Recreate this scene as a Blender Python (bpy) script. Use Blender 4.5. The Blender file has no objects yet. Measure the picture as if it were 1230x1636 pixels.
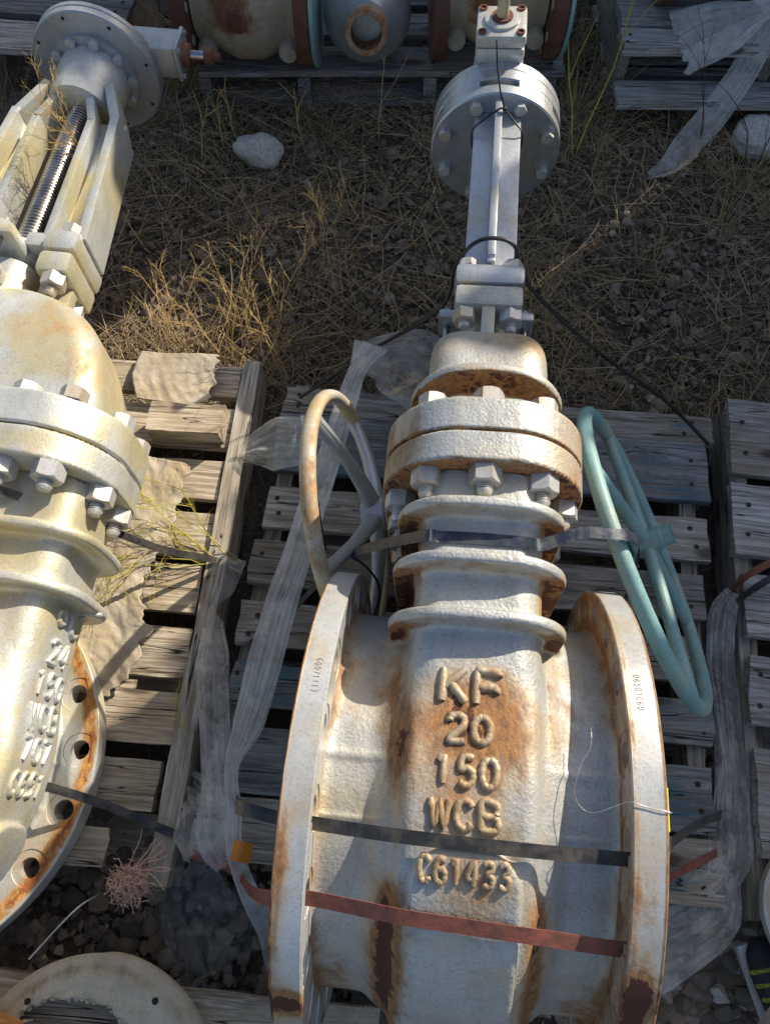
import bpy, bmesh, math, random
import numpy as np
from mathutils import Vector, Matrix, noise as mnoise

PI = math.pi
R = math.radians
scene = bpy.context.scene
col = scene.collection

# ------------------------------------------------------------------ camera
cam_data = bpy.data.cameras.new('camera')
cam = bpy.data.objects.new('camera', cam_data)
col.objects.link(cam)
cam.location = (0, 0, 1.78)
cam.rotation_euler = (R(90 - 66), 0, 0)
cam_data.sensor_fit = 'VERTICAL'
cam_data.sensor_height = 36
cam_data.lens = 26
cam_data.clip_start = 0.02
cam_data.clip_end = 400
scene.camera = cam
# ------------------------------------------------------------------ sun + sky
SUN = Vector((1.2, 1.1, 1.0)).normalized()
world = bpy.data.worlds.new('World')
scene.world = world
world.use_nodes = True
wn = world.node_tree
sky = wn.nodes.new('ShaderNodeTexSky')
sky.sky_type = 'NISHITA'
sky.sun_disc = False
sky.sun_elevation = math.asin(SUN.z)
sky.sun_rotation = math.atan2(SUN.x, SUN.y)
sky.air_density = 1.0
sky.dust_density = 2.2
sky.ozone_density = 0.6
bg = wn.nodes['Background']
bg.inputs['Strength'].default_value = 0.115
wn.links.new(sky.outputs['Color'], bg.inputs['Color'])
sun_data = bpy.data.lights.new('sun', 'SUN')
sun_data.energy = 5.0
sun_data.angle = R(0.5)
sun_data.color = (1.0, 0.89, 0.72)
sun = bpy.data.objects.new('sun', sun_data)
sun.rotation_euler = SUN.to_track_quat('Z', 'Y').to_euler()
sun.location = (5, 5, 6)
col.objects.link(sun)
scene.view_settings.view_transform = 'Standard'
scene.view_settings.look = 'None'
scene.view_settings.exposure = 0.45
scene.view_settings.gamma = 1.0
scene.view_settings.use_curve_mapping = False

# ------------------------------------------------------------------ helpers
def tag(o, label=None, cat=None, group=None, kind=None):
    if label: o['label'] = label
    if cat: o['category'] = cat
    if group: o['group'] = group
    if kind: o['kind'] = kind
    return o

def empty(name, loc=(0, 0, 0), rot=(0, 0, 0), label=None, cat=None, group=None):
    o = bpy.data.objects.new(name, None)
    o.empty_display_size = 0.05
    col.objects.link(o)
    o.location = loc
    o.rotation_euler = rot
    return tag(o, label, cat, group)

def finish(me, smooth=35):
    if smooth:
        me.shade_smooth()
        if smooth < 180:
            me.set_sharp_from_angle(angle=R(smooth))
    return me

def link(name, me, mat=None, parent=None, loc=None, rot=None, scale=None):
    o = bpy.data.objects.new(name, me)
    col.objects.link(o)
    if mat is not None and len(me.materials) == 0:
        me.materials.append(mat)
    if parent is not None: o.parent = parent
    if loc is not None: o.location = loc
    if rot is not None: o.rotation_euler = rot
    if scale is not None: o.scale = scale
    return o

class MB:
    """collects shapes, builds ONE mesh"""
    def __init__(s):
        s.v = []; s.f = []; s.t = []
    def add(s, vs, fs, tint=0.0):
        n = len(s.v)
        s.v.extend([tuple(p) for p in vs])
        s.f.extend([tuple(i + n for i in f) for f in fs])
        s.t.extend([tint] * len(vs))
        return s
    def box(s, c, d, M=None, ch=0.0):
        """chamfered box, centre c, full size d"""
        hx, hy, hz = d[0] / 2, d[1] / 2, d[2] / 2
        vs = []; fs = []
        if ch <= 0:
            vs = [Vector((sx * hx, sy * hy, sz * hz)) for sx in (-1, 1) for sy in (-1, 1) for sz in (-1, 1)]
            fs = [(0, 1, 3, 2), (4, 6, 7, 5), (0, 4, 5, 1), (2, 3, 7, 6), (0, 2, 6, 4), (1, 5, 7, 3)]
        else:
            bm = bmesh.new()
            bmesh.ops.create_cube(bm, size=1)
            for v in bm.verts:
                v.co = Vector((v.co.x * d[0], v.co.y * d[1], v.co.z * d[2]))
            bmesh.ops.bevel(bm, geom=bm.edges[:], offset=ch, segments=2, profile=0.6, affect='EDGES')
            bm.verts.ensure_lookup_table()
            vs = [v.co.copy() for v in bm.verts]
            fs = [tuple(v.index for v in f.verts) for f in bm.faces]
            bm.free()
        vs = [v + Vector(c) for v in vs]
        if M is not None: vs = [M @ v for v in vs]
        return s.add(vs, fs)
    def lathe(s, prof, n=32, M=None, cap=True, a0=0.0):
        """prof: (radius, height along local Z)"""
        vs = []; fs = []
        for (r, h) in prof:
            for i in range(n):
                a = a0 + 2 * PI * i / n
                vs.append(Vector((r * math.cos(a), r * math.sin(a), h)))
        m = len(prof)
        for j in range(m - 1):
            for i in range(n):
                k = (i + 1) % n
                fs.append((j * n + i, j * n + k, (j + 1) * n + k, (j + 1) * n + i))
        if cap:
            fs.append(tuple(reversed(range(n))))
            fs.append(tuple(range((m - 1) * n, m * n)))
        if M is not None: vs = [M @ v for v in vs]
        return s.add(vs, fs)
    def tube(s, pts, rad, n=8, cap=True, closed=False, tint=0.0, flat=1.0, up=None, prof=None):
        if prof: n = len(prof)
        pts = [Vector(p) for p in pts]
        m = len(pts)
        if not hasattr(rad, '__len__'): rad = [rad] * m
        vs = []; fs = []
        u = None
        for i, p in enumerate(pts):
            if closed:
                t = pts[(i + 1) % m] - pts[i - 1]
            else:
                t = pts[min(i + 1, m - 1)] - pts[max(i - 1, 0)]
            if t.length < 1e-9: t = Vector((0, 0, 1))
            t.normalize()
            if up is not None:
                u = Vector(up) - t * t.dot(Vector(up))
            elif u is None:
                a = Vector((0, 0, 1)) if abs(t.z) < 0.9 else Vector((1, 0, 0))
                u = a - t * a.dot(t)
            else:
                u = u - t * u.dot(t)
            u.normalize()
            w = t.cross(u)
            for k in range(n):
                a = 2 * PI * k / n
                if prof:
                    vs.append(p + (u * prof[k][0] + w * prof[k][1]) * rad[i]); continue
                vs.append(p + (u * math.cos(a) * flat + w * math.sin(a)) * rad[i])
        mm = m if closed else m - 1
        for j in range(mm):
            jj = (j + 1) % m
            for k in range(n):
                kk = (k + 1) % n
                fs.append((j * n + k, j * n + kk, jj * n + kk, jj * n + k))
        if cap and not closed:
            fs.append(tuple(reversed(range(n))))
            fs.append(tuple(range((m - 1) * n, m * n)))
        return s.add(vs, fs, tint)
    def mesh(s, name, smooth=35, tint=False):
        me = bpy.data.meshes.new(name)
        me.from_pydata(s.v, [], s.f)
        me.update()
        if tint:
            at = me.attributes.new('tint', 'FLOAT', 'POINT')
            at.data.foreach_set('value', s.t)
        return finish(me, smooth)
    def build(s, name, mat, parent=None, smooth=35, tint=False, loc=None, rot=None):
        return link(name, s.mesh(name, smooth, tint), mat, parent, loc, rot)

def spline(pts, n=8):
    pts = [Vector(p) for p in pts]
    out = []
    for i in range(len(pts) - 1):
        p0 = pts[max(i - 1, 0)]; p1 = pts[i]; p2 = pts[i + 1]; p3 = pts[min(i + 2, len(pts) - 1)]
        for k in range(n):
            t = k / n
            out.append(0.5 * ((2 * p1) + (p2 - p0) * t + (2 * p0 - 5 * p1 + 4 * p2 - p3) * t * t + (3 * p1 - p0 - 3 * p2 + p3) * t ** 3))
    out.append(pts[-1])
    return out

def TR(loc=(0, 0, 0), rx=0, ry=0, rz=0):
    return Matrix.Translation(loc) @ Matrix.Rotation(rz, 4, 'Z') @ Matrix.Rotation(ry, 4, 'Y') @ Matrix.Rotation(rx, 4, 'X')

AX_Y = Matrix.Rotation(-PI / 2, 4, 'X')      # local Z -> +Y
AX_NY = Matrix.Rotation(PI / 2, 4, 'X')      # local Z -> -Y
AX_X = Matrix.Rotation(PI / 2, 4, 'Y')       # local Z -> +X

# ------------------------------------------------------------------ materials
class NT:
    def __init__(s, name):
        s.m = bpy.data.materials.new(name)
        s.m.use_nodes = True
        s.t = s.m.node_tree
        s.p = s.t.nodes['Principled BSDF']
        s.out = s.t.nodes['Material Output']
    def n(s, kind, **kw):
        nd = s.t.nodes.new(kind)
        for k, v in kw.items():
            if k.startswith('i_'):
                key = k[2:]
                key = int(key) if key.isdigit() else key.replace('_', ' ')
                nd.inputs[key].default_value = v
            else:
                setattr(nd, k, v)
        return nd
    def l(s, a, b): s.t.links.new(a, b)
    def coord(s, which='Object', rnd=False, scale=(1, 1, 1)):
        tc = s.n('ShaderNodeTexCoord')
        o = tc.outputs[which]
        if rnd:
            oi = s.n('ShaderNodeObjectInfo')
            mul = s.n('ShaderNodeMath', operation='MULTIPLY', i_1=73.1)
            s.l(oi.outputs['Random'], mul.inputs[0])
            ad = s.n('ShaderNodeVectorMath', operation='ADD')
            s.l(o, ad.inputs[0]); s.l(mul.outputs[0], ad.inputs[1])
            o = ad.outputs[0]
        if scale != (1, 1, 1):
            ml = s.n('ShaderNodeVectorMath', operation='MULTIPLY')
            s.l(o, ml.inputs[0]); ml.inputs[1].default_value = scale
            o = ml.outputs[0]
        return o
    def noise(s, co, sc, det=4, rough=0.6, dist=0.0):
        nd = s.n('ShaderNodeTexNoise')
        nd.inputs['Scale'].default_value = sc
        nd.inputs['Detail'].default_value = det
        nd.inputs['Roughness'].default_value = rough
        nd.inputs['Distortion'].default_value = dist
        if co is not None: s.l(co, nd.inputs['Vector'])
        return nd.outputs['Fac']
    def math(s, op, a, b=None, c=None, clamp=False):
        nd = s.n('ShaderNodeMath', operation=op, use_clamp=clamp)
        for i, x in enumerate((a, b, c)):
            if x is None: continue
            if isinstance(x, (int, float)): nd.inputs[i].default_value = x
            else: s.l(x, nd.inputs[i])
        return nd.outputs[0]
    def rng(s, v, a, b, c=0.0, d=1.0):
        nd = s.n('ShaderNodeMapRange', clamp=True, interpolation_type='SMOOTHSTEP')
        s.l(v, nd.inputs[0])
        for i, x in zip((1, 2, 3, 4), (a, b, c, d)): nd.inputs[i].default_value = x
        return nd.outputs[0]
    def mix(s, f, a, b):
        nd = s.n('ShaderNodeMix', data_type='RGBA')
        for sock, x in ((nd.inputs[0], f), (nd.inputs[6], a), (nd.inputs[7], b)):
            if isinstance(x, (int, float)): sock.default_value = x
            elif isinstance(x, tuple): sock.default_value = (x[0], x[1], x[2], 1)
            else: s.l(x, sock)
        return nd.outputs[2]
    def bump(s, h, strength, dist, prev=None):
        nd = s.n('ShaderNodeBump')
        nd.inputs['Strength'].default_value = strength
        nd.inputs['Distance'].default_value = dist
        s.l(h, nd.inputs['Height'])
        if prev is not None: s.l(prev, nd.inputs['Normal'])
        return nd.outputs[0]
    def attr(s, name):
        nd = s.n('ShaderNodeAttribute', attribute_name=name)
        return nd.outputs['Fac']
    def set(s, **kw):
        for k, v in kw.items():
            sock = s.p.inputs[k.replace('_', ' ')]
            if isinstance(v, (int, float)): sock.default_value = v
            elif isinstance(v, tuple): sock.default_value = (v[0], v[1], v[2], 1)
            else: s.l(v, sock)
        return s

def metal(name, c1=(.50, .50, .49), c2=(.47, .42, .31), cream=0.5, rust=0.0, cast=1.0, metallic=.32, rough=.5,
          stain=(.35, .16, .046), dark=(.075, .026, .015), csc=210, specks=.5, rnd=False, streak=(1, .5, 1), vary=0.0):
    t = NT(name)
    co = t.coord('Object', rnd)
    n1 = t.noise(co, 5.5, 6, .62, .4)
    cs = t.n('ShaderNodeVectorMath', operation='MULTIPLY'); t.l(co, cs.inputs[0]); cs.inputs[1].default_value = streak
    cs = cs.outputs[0]
    n2 = t.noise(cs, 24, 8, .74, .2)
    n3 = t.noise(cs, 88, 6, .75)
    n4 = t.noise(co, 11, 3, .55)
    at = t.math('ADD', t.attr('rust'), rust)
    if vary:
        oi = t.n('ShaderNodeObjectInfo')
        at = t.math('ADD', at, t.math('MULTIPLY', t.math('SUBTRACT', oi.outputs['Random'], .5), vary))
    n5 = t.noise(co, 260, 3, .6)
    base = t.mix(t.rng(n1, .62 - cream * .3, .78 - cream * .3), c1, c2)
    base = t.mix(t.math('MULTIPLY', t.rng(n2, .40, .68), .5), base, (c1[0] * .62, c1[1] * .6, c1[2] * .56))
    base = t.mix(t.math('MULTIPLY', t.rng(n5, .5, .68), .38), base, (c1[0] * .45, c1[1] * .42, c1[2] * .36))
    # yellowish bleed around rust
    bl = t.math('ADD', at, t.math('MULTIPLY', t.math('SUBTRACT', n4, .5), 1.1))
    base = t.mix(t.math('MULTIPLY', t.rng(bl, .06, .46), .52), base, (.46, .34, .17))
    st = t.math('ADD', at, t.math('MULTIPLY', t.math('SUBTRACT', n2, .5), 1.25))
    sf = t.rng(st, .20, .66)
    stc = t.mix(t.rng(n3, .35, .65), stain, (stain[0] * .42, stain[1] * .36, stain[2] * .36))
    base = t.mix(t.math('MULTIPLY', sf, .9), base, stc)
    dk = t.math('ADD', at, t.math('ADD', t.math('MULTIPLY', t.math('SUBTRACT', n3, .5), 1.2), t.math('MULTIPLY', t.math('SUBTRACT', n4, .5), 1.3)))
    df = t.rng(dk, .93, 1.02)
    base = t.mix(df, base, dark)
    spk = t.math('MULTIPLY', t.rng(n3, .72 - .05 * specks, .75 - .05 * specks), t.rng(n2, .52, .6))
    base = t.mix(t.math('MULTIPLY', spk, min(1, specks)), base, (.13, .05, .022))
    keep = t.math('SUBTRACT', 1.0, t.math('MAXIMUM', sf, df), clamp=True)
    met = t.math('MULTIPLY', keep, metallic)
    ro = t.math('ADD', t.math('MULTIPLY', keep, rough - .85), .85)
    nb = t.noise(co, csc, 3, .55)
    nb2 = t.noise(co, csc * .28, 3, .5)
    b = t.bump(nb, .55 * cast, .0018)
    b = t.bump(nb2, .22 * cast, .0045, b)
    b = t.bump(t.math('MULTIPLY', sf, n3), .5, .0025, b)
    t.set(Base_Color=base, Metallic=met, Roughness=ro, Normal=b)
    return t.m

def wood(name, dark=(.10, .085, .07), mid=(.27, .235, .19), light=(.42, .385, .33), blue=None, blue_amt=0.0, axis=0):
    t = NT(name)
    sc = (2.2, 34, 34) if axis == 0 else (34, 2.2, 34)
    co = t.coord('Object', True, sc)
    co2 = t.coord('Object', True)
    g = t.noise(co, 1.0, 7, .68, .9)
    g2 = t.noise(co, 3.6, 5, .7, .3)
    sc3 = (.9, 26, 26) if axis == 0 else (26, .9, 26)
    g3 = t.noise(t.coord('Object', True, sc3), 1.0, 3, .5, .6)
    w = t.noise(co2, 5, 5, .6)
    c = t.mix(t.rng(g, .3, .7), dark, mid)
    c = t.mix(t.math('MULTIPLY', t.rng(g2, .42, .68), .8), c, light)
    oi = t.n('ShaderNodeObjectInfo')
    c = t.mix(t.math('MULTIPLY', t.rng(w, .4, .7), .55), c, (.23, .17, .105))
    hs = t.n('ShaderNodeHueSaturation')
    t.l(t.math('ADD', t.math('MULTIPLY', oi.outputs['Random'], .55), .80), hs.inputs['Value'])
    t.l(c, hs.inputs['Color'])
    c = hs.outputs[0]
    if blue:
        bf = t.rng(t.math('ADD', w, t.math('MULTIPLY', t.math('SUBTRACT', g2, .5), .7)), .56 - blue_amt, .66 - blue_amt)
        c = t.mix(t.math('MULTIPLY', bf, .8), c, blue)
    kv = t.n('ShaderNodeTexVoronoi'); kv.inputs['Scale'].default_value = 1.0
    t.l(t.coord('Object', True, (3.2, 8, 8) if axis == 0 else (8, 3.2, 8)), kv.inputs['Vector'])
    kn = t.rng(kv.outputs['Distance'], .09, .17, 1, 0)
    c = t.mix(t.math('MULTIPLY', kn, .8), c, (.06, .042, .028))
    crack = t.rng(t.math('ABSOLUTE', t.math('SUBTRACT', g3, .5)), .0, .0075)
    c = t.mix(crack, (.018, .014, .011), c)
    b = t.bump(g, .8, .003)
    b = t.bump(g2, .8, .0018, b)
    b = t.bump(crack, 1.0, .003, b)
    t.set(Base_Color=c, Roughness=.86, Normal=b)
    t.p.inputs['Specular IOR Level'].default_value = .2
    return t.m

def plain(name, c, rough=.6, metallic=0.0, var=.35, sc=14, bump=.2, bsc=60, c2=None, rnd=False):
    t = NT(name)
    co = t.coord('Object', rnd)
    n = t.noise(co, sc, 6, .65)
    d = c2 or (c[0] * (1 - var), c[1] * (1 - var), c[2] * (1 - var))
    base = t.mix(t.rng(n, .38, .66), c, d)
    b = t.bump(t.noise(co, bsc, 4, .6), bump, .003)
    t.set(Base_Color=base, Roughness=rough, Metallic=metallic, Normal=b)
    return t.m

M = {}
M['main'] = metal('weathered_aluminium_paint', c1=(.46, .475, .475), c2=(.48, .455, .37), cream=.35, cast=1.1, specks=1.0)
M['main_smooth'] = metal('weathered_flange_paint', c1=(.56, .575, .58), c2=(.58, .53, .41), cream=.45, cast=.22, specks=.5, metallic=.35, rough=.38)
M['yoke'] = metal('yoke_silver_paint', c1=(.47, .50, .54), c2=(.46, .44, .38), cream=.4, rust=.07, cast=.3, specks=1.0, metallic=.6, rough=.36)
M['left'] = metal('silver_gold_paint', c1=(.58, .60, .59), c2=(.60, .54, .34), cream=.62, rust=.03, cast=.6, specks=.15, metallic=.34, rough=.43, stain=(.55, .26, .05), dark=(.30, .10, .03))
M['nut'] = metal('pale_nut_paint', vary=.30, rnd=True, c1=(.55, .56, .57), c2=(.52, .46, .36), cream=.45, rust=.06, cast=.12, specks=.6, metallic=.3, rough=.4)
M['letter'] = metal('raised_letter_paint', c1=(.46, .44, .40), c2=(.42, .33, .2), cream=.7, rust=.34, cast=.7, specks=.4)
M['cream'] = metal('cream_rusty_paint', c1=(.42, .39, .31), c2=(.38, .34, .25), cream=.5, rust=.02, cast=.3, metallic=.05, rough=.6, stain=(.25, .08, .025), dark=(.09, .025, .015))
M['silver'] = metal('smooth_silver_paint', c1=(.44, .46, .48), c2=(.42, .43, .42), cream=.3, rust=.03, cast=.3, specks=.5, metallic=.5, rough=.4)
M['rustred'] = metal('red_brown_rust', c1=(.13, .05, .035), c2=(.16, .055, .03), cream=.5, rust=.1, cast=.4, metallic=.0, rough=.8, stain=(.2, .07, .03))
M['wheel'] = metal('yellowed_wheel_paint', c1=(.60, .60, .55), c2=(.64, .52, .27), cream=.65, rust=.0, cast=.5, metallic=.3, rough=.5, stain=(.5, .23, .04), dark=(.17, .07, .03), specks=.7)
M['teal'] = metal('turquoise_paint', c1=(.21, .40, .41), c2=(.28, .43, .42), cream=.5, rust=.07, cast=.15, metallic=0, rough=.5, stain=(.24, .17, .09), dark=(.05, .035, .03), specks=1.6)
M['steel'] = plain('threaded_steel', (.45, .43, .42), .25, .95, .4, 20, .1)
M['strap_steel'] = plain('galvanised_strap', (.36, .36, .34), .38, .7, .6, 30, .2)
M['strap_blue'] = plain('blue_black_strap', (.018, .026, .055), .38, .4, .4, 40, .2, c2=(.08, .09, .1))
M['strap_dark'] = plain('black_worn_strap', (.03, .032, .035), .45, .3, .5, 40, .2, c2=(.10, .085, .07))
M['strap_red'] = plain('rusty_red_strap', (.27, .085, .055), .7, .1, .45, 50, .4, c2=(.15, .06, .045))
M['black'] = plain('black_plastic', (.014, .014, .016), .45, 0, .3)
M['wood_l'] = wood('weathered_pallet_wood_warm', (.15, .12, .085), (.42, .355, .26), (.62, .56, .46))
M['wood_ly'] = wood('weathered_stringer_wood', (.14, .125, .10), (.36, .33, .28), (.54, .51, .46), axis=1)
M['wood_c'] = wood('weathered_pallet_wood_grey', (.10, .092, .082), (.27, .25, .225), (.43, .41, .38), blue=(.055, .14, .19), blue_amt=-.03)
M['wood_cb'] = wood('blue_painted_pallet_wood', (.07, .075, .08), (.20, .21, .22), (.34, .36, .37), blue=(.045, .12, .17), blue_amt=.05)
M['wood_r'] = wood('silver_grey_pallet_wood', (.13, .125, .12), (.35, .34, .33), (.55, .54, .52))
M['wood_ry'] = wood('dark_stringer_wood', (.08, .075, .068), (.21, .20, .18), (.33, .32, .3), axis=1)
M['wood_t'] = wood('dark_far_pallet_wood', (.05, .05, .055), (.16, .165, .18), (.28, .29, .31))
M['nail'] = plain('rusty_nail', (.03, .018, .012), .8)
M['endgrain'] = wood('splintered_wood', (.06, .045, .03), (.3, .23, .15), (.5, .43, .33))
M['fibre'] = metal('weathered_fibreboard', c1=(.62, .53, .39), c2=(.50, .42, .30), cream=.6, rust=.03, cast=.8, metallic=0, rough=.9, stain=(.33, .22, .13), dark=(.2, .1, .05), csc=60, specks=.2)
M['burlap'] = metal('torn_fibre_sheet', c1=(.46, .41, .33), c2=(.36, .30, .22), cream=.6, rust=.1, cast=2.2, streak=(1, .18, 1), metallic=0, rough=.95, stain=(.3, .22, .14), dark=(.2, .13, .08), csc=40, specks=.2)
M['rock_white'] = plain('white_limestone', (.62, .60, .56), .85, 0, .35, 9, .8, 30)
M['orange'] = plain('orange_tape', (.62, .22, .02), .4, 0, .3)
M['yellow'] = plain('yellow_tag', (.75, .70, .05), .5, 0, .1)
M['wire'] = plain('thin_steel_wire', (.5, .5, .5), .4, .8)
M['twine'] = plain('pink_net_twine', (.78, .50, .38), .8, 0, .35, 90)
M['tweed'] = plain('dry_yellow_twig', (.56, .40, .17), .8, 0, .4, 60, c2=(.36, .24, .10))
M['tweed_y'] = plain('green_yellow_twig', (.50, .43, .07), .8, 0, .4, 60, c2=(.34, .30, .06))
M['redtwig'] = plain('dark_red_twig', (.10, .025, .02), .7)
M['trouser'] = plain('grey_fleece', (.45, .44, .44), .95, 0, .25, 120, .9, 400)
M['shoe'] = plain('dark_navy_mesh', (.02, .022, .035), .8, 0, .3, 120, .5, 300)
M['lime'] = plain('lime_knit', (.22, .27, .02), .8, 0, .5, 160, .5, 300)
M['corrug'] = plain('shade_container_paint', (.10, .15, .17), .6, .1, .4, 3)  # only on the added shade casters outside the frame
M['cardboard'] = plain('shade_crate_wood', (.25, .19, .12), .9)  # only on the added crates and board that cast shade

def film_mat(name, tintc=(.86, .87, .87), op=.5, dirt=.3):
    t = NT(name)
    co = t.coord('Object', True)
    n = t.noise(co, 16, 6, .7, .6)
    n2 = t.noise(co, 90, 4, .7)
    base = t.mix(t.math('MULTIPLY', t.rng(n, .45, .75), dirt), tintc, (.38, .33, .24))
    vr = t.n('ShaderNodeTexVoronoi', feature='DISTANCE_TO_EDGE'); vr.inputs['Scale'].default_value = 22
    wv = t.n('ShaderNodeVectorMath', operation='ADD'); nz = t.n('ShaderNodeTexNoise'); nz.inputs['Scale'].default_value = 14; t.l(co, nz.inputs['Vector']); t.l(co, wv.inputs[0])
    sc_ = t.n('ShaderNodeVectorMath', operation='SCALE'); sc_.inputs['Scale'].default_value = .12; t.l(nz.outputs['Color'], sc_.inputs[0]); t.l(sc_.outputs[0], wv.inputs[1]); t.l(wv.outputs[0], vr.inputs['Vector'])
    b = t.bump(t.rng(vr.outputs['Distance'], 0, .3), .35, .005)
    b = t.bump(t.noise(co, 24, 2, .5, 1.5), .4, .006, b)
    t.set(Base_Color=base, Roughness=.11, Normal=b)
    t.p.inputs['Specular IOR Level'].default_value = .7
    trl = t.n('ShaderNodeBsdfTranslucent'); trl.inputs[0].default_value = (.85, .85, .83, 1)
    m0 = t.n('ShaderNodeMixShader'); m0.inputs[0].default_value = .3
    t.l(t.p.outputs[0], m0.inputs[1]); t.l(trl.outputs[0], m0.inputs[2])
    tr = t.n('ShaderNodeBsdfTransparent')
    ms = t.n('ShaderNodeMixShader')
    f = t.math('ADD', t.math('MULTIPLY', t.rng(n, .35, .7), .3), op - .12, clamp=True)
    t.l(f, ms.inputs[0]); t.l(tr.outputs[0], ms.inputs[1]); t.l(m0.outputs[0], ms.inputs[2])
    t.l(ms.outputs[0], t.out.inputs[0])
    return t.m
M['film'] = film_mat('dusty_plastic_film', (.92, .93, .92), op=.34, dirt=.12)
M['film_clear'] = film_mat('clear_plastic_film', (.6, .63, .66), op=.24, dirt=.15)
M['film_dull'] = film_mat('old_cloudy_film', (.93, .92, .89), op=.52, dirt=.08)

def ground_mat():
    t = NT('dry_soil')
    co = t.coord('Object')
    n = t.noise(co, 3, 8, .7); n2 = t.noise(co, 45, 6, .7)
    v = t.n('ShaderNodeTexVoronoi'); v.inputs['Scale'].default_value = 70; t.l(co, v.inputs['Vector'])
    c = t.mix(t.rng(n, .35, .65), (.11, .083, .056), (.19, .15, .105))
    c = t.mix(t.rng(n2, .45, .75), c, (.06, .046, .033))
    b = t.bump(n2, 1, .02); b = t.bump(v.outputs['Distance'], .6, .01, b)
    t.set(Base_Color=c, Roughness=.95, Normal=b)
    return t.m
M['ground'] = ground_mat()

def tint_mat(name, cols, rough=.85, trans=0):
    t = NT(name)
    at = t.n('ShaderNodeAttribute', attribute_name='tint')
    r = t.n('ShaderNodeValToRGB')
    t.l(at.outputs['Fac'], r.inputs[0])
    el = r.color_ramp.elements
    while len(el) < len(cols): el.new(.5)
    for i, c in enumerate(cols):
        el[i].position = i / (len(cols) - 1); el[i].color = (c[0], c[1], c[2], 1)
    n = t.noise(t.coord('Object'), 60, 4, .6)
    c = t.mix(t.math('MULTIPLY', t.rng(n, .4, .7), .4), r.outputs[0], (.05, .042, .034))
    t.set(Base_Color=c, Roughness=rough, Normal=t.bump(n, .4, .002))
    return t.m
M['straw'] = tint_mat('dry_straw', [(.15, .11, .07), (.31, .24, .15), (.52, .42, .27), (.42, .29, .12), (.60, .45, .20)])
M['stones'] = tint_mat('gravel_stone', [(.09, .075, .06), (.17, .14, .11), (.23, .17, .12), (.31, .27, .22), (.48, .44, .38)])
M['green'] = tint_mat('low_green_weed', [(.03, .06, .03), (.05, .09, .035)])
# ------------------------------------------------------------------ signed distance casting
def rrect(x, y, hx, hy, r):
    qx = np.abs(x) - (hx - r); qy = np.abs(y) - (hy - r)
    return np.hypot(np.maximum(qx, 0), np.maximum(qy, 0)) + np.minimum(np.maximum(qx, qy), 0) - r
def extr(d2, w, h, r):
    """2D distance d2 extruded: |w|<h, edges rounded r"""
    qx = d2 + r; qy = np.abs(w) - h + r
    return np.hypot(np.maximum(qx, 0), np.maximum(qy, 0)) + np.minimum(np.maximum(qx, qy), 0) - r
def smin(a, b, k):
    h = np.clip(.5 + .5 * (b - a) / k, 0, 1)
    return b * (1 - h) + a * h - k * h * (1 - h)

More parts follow.
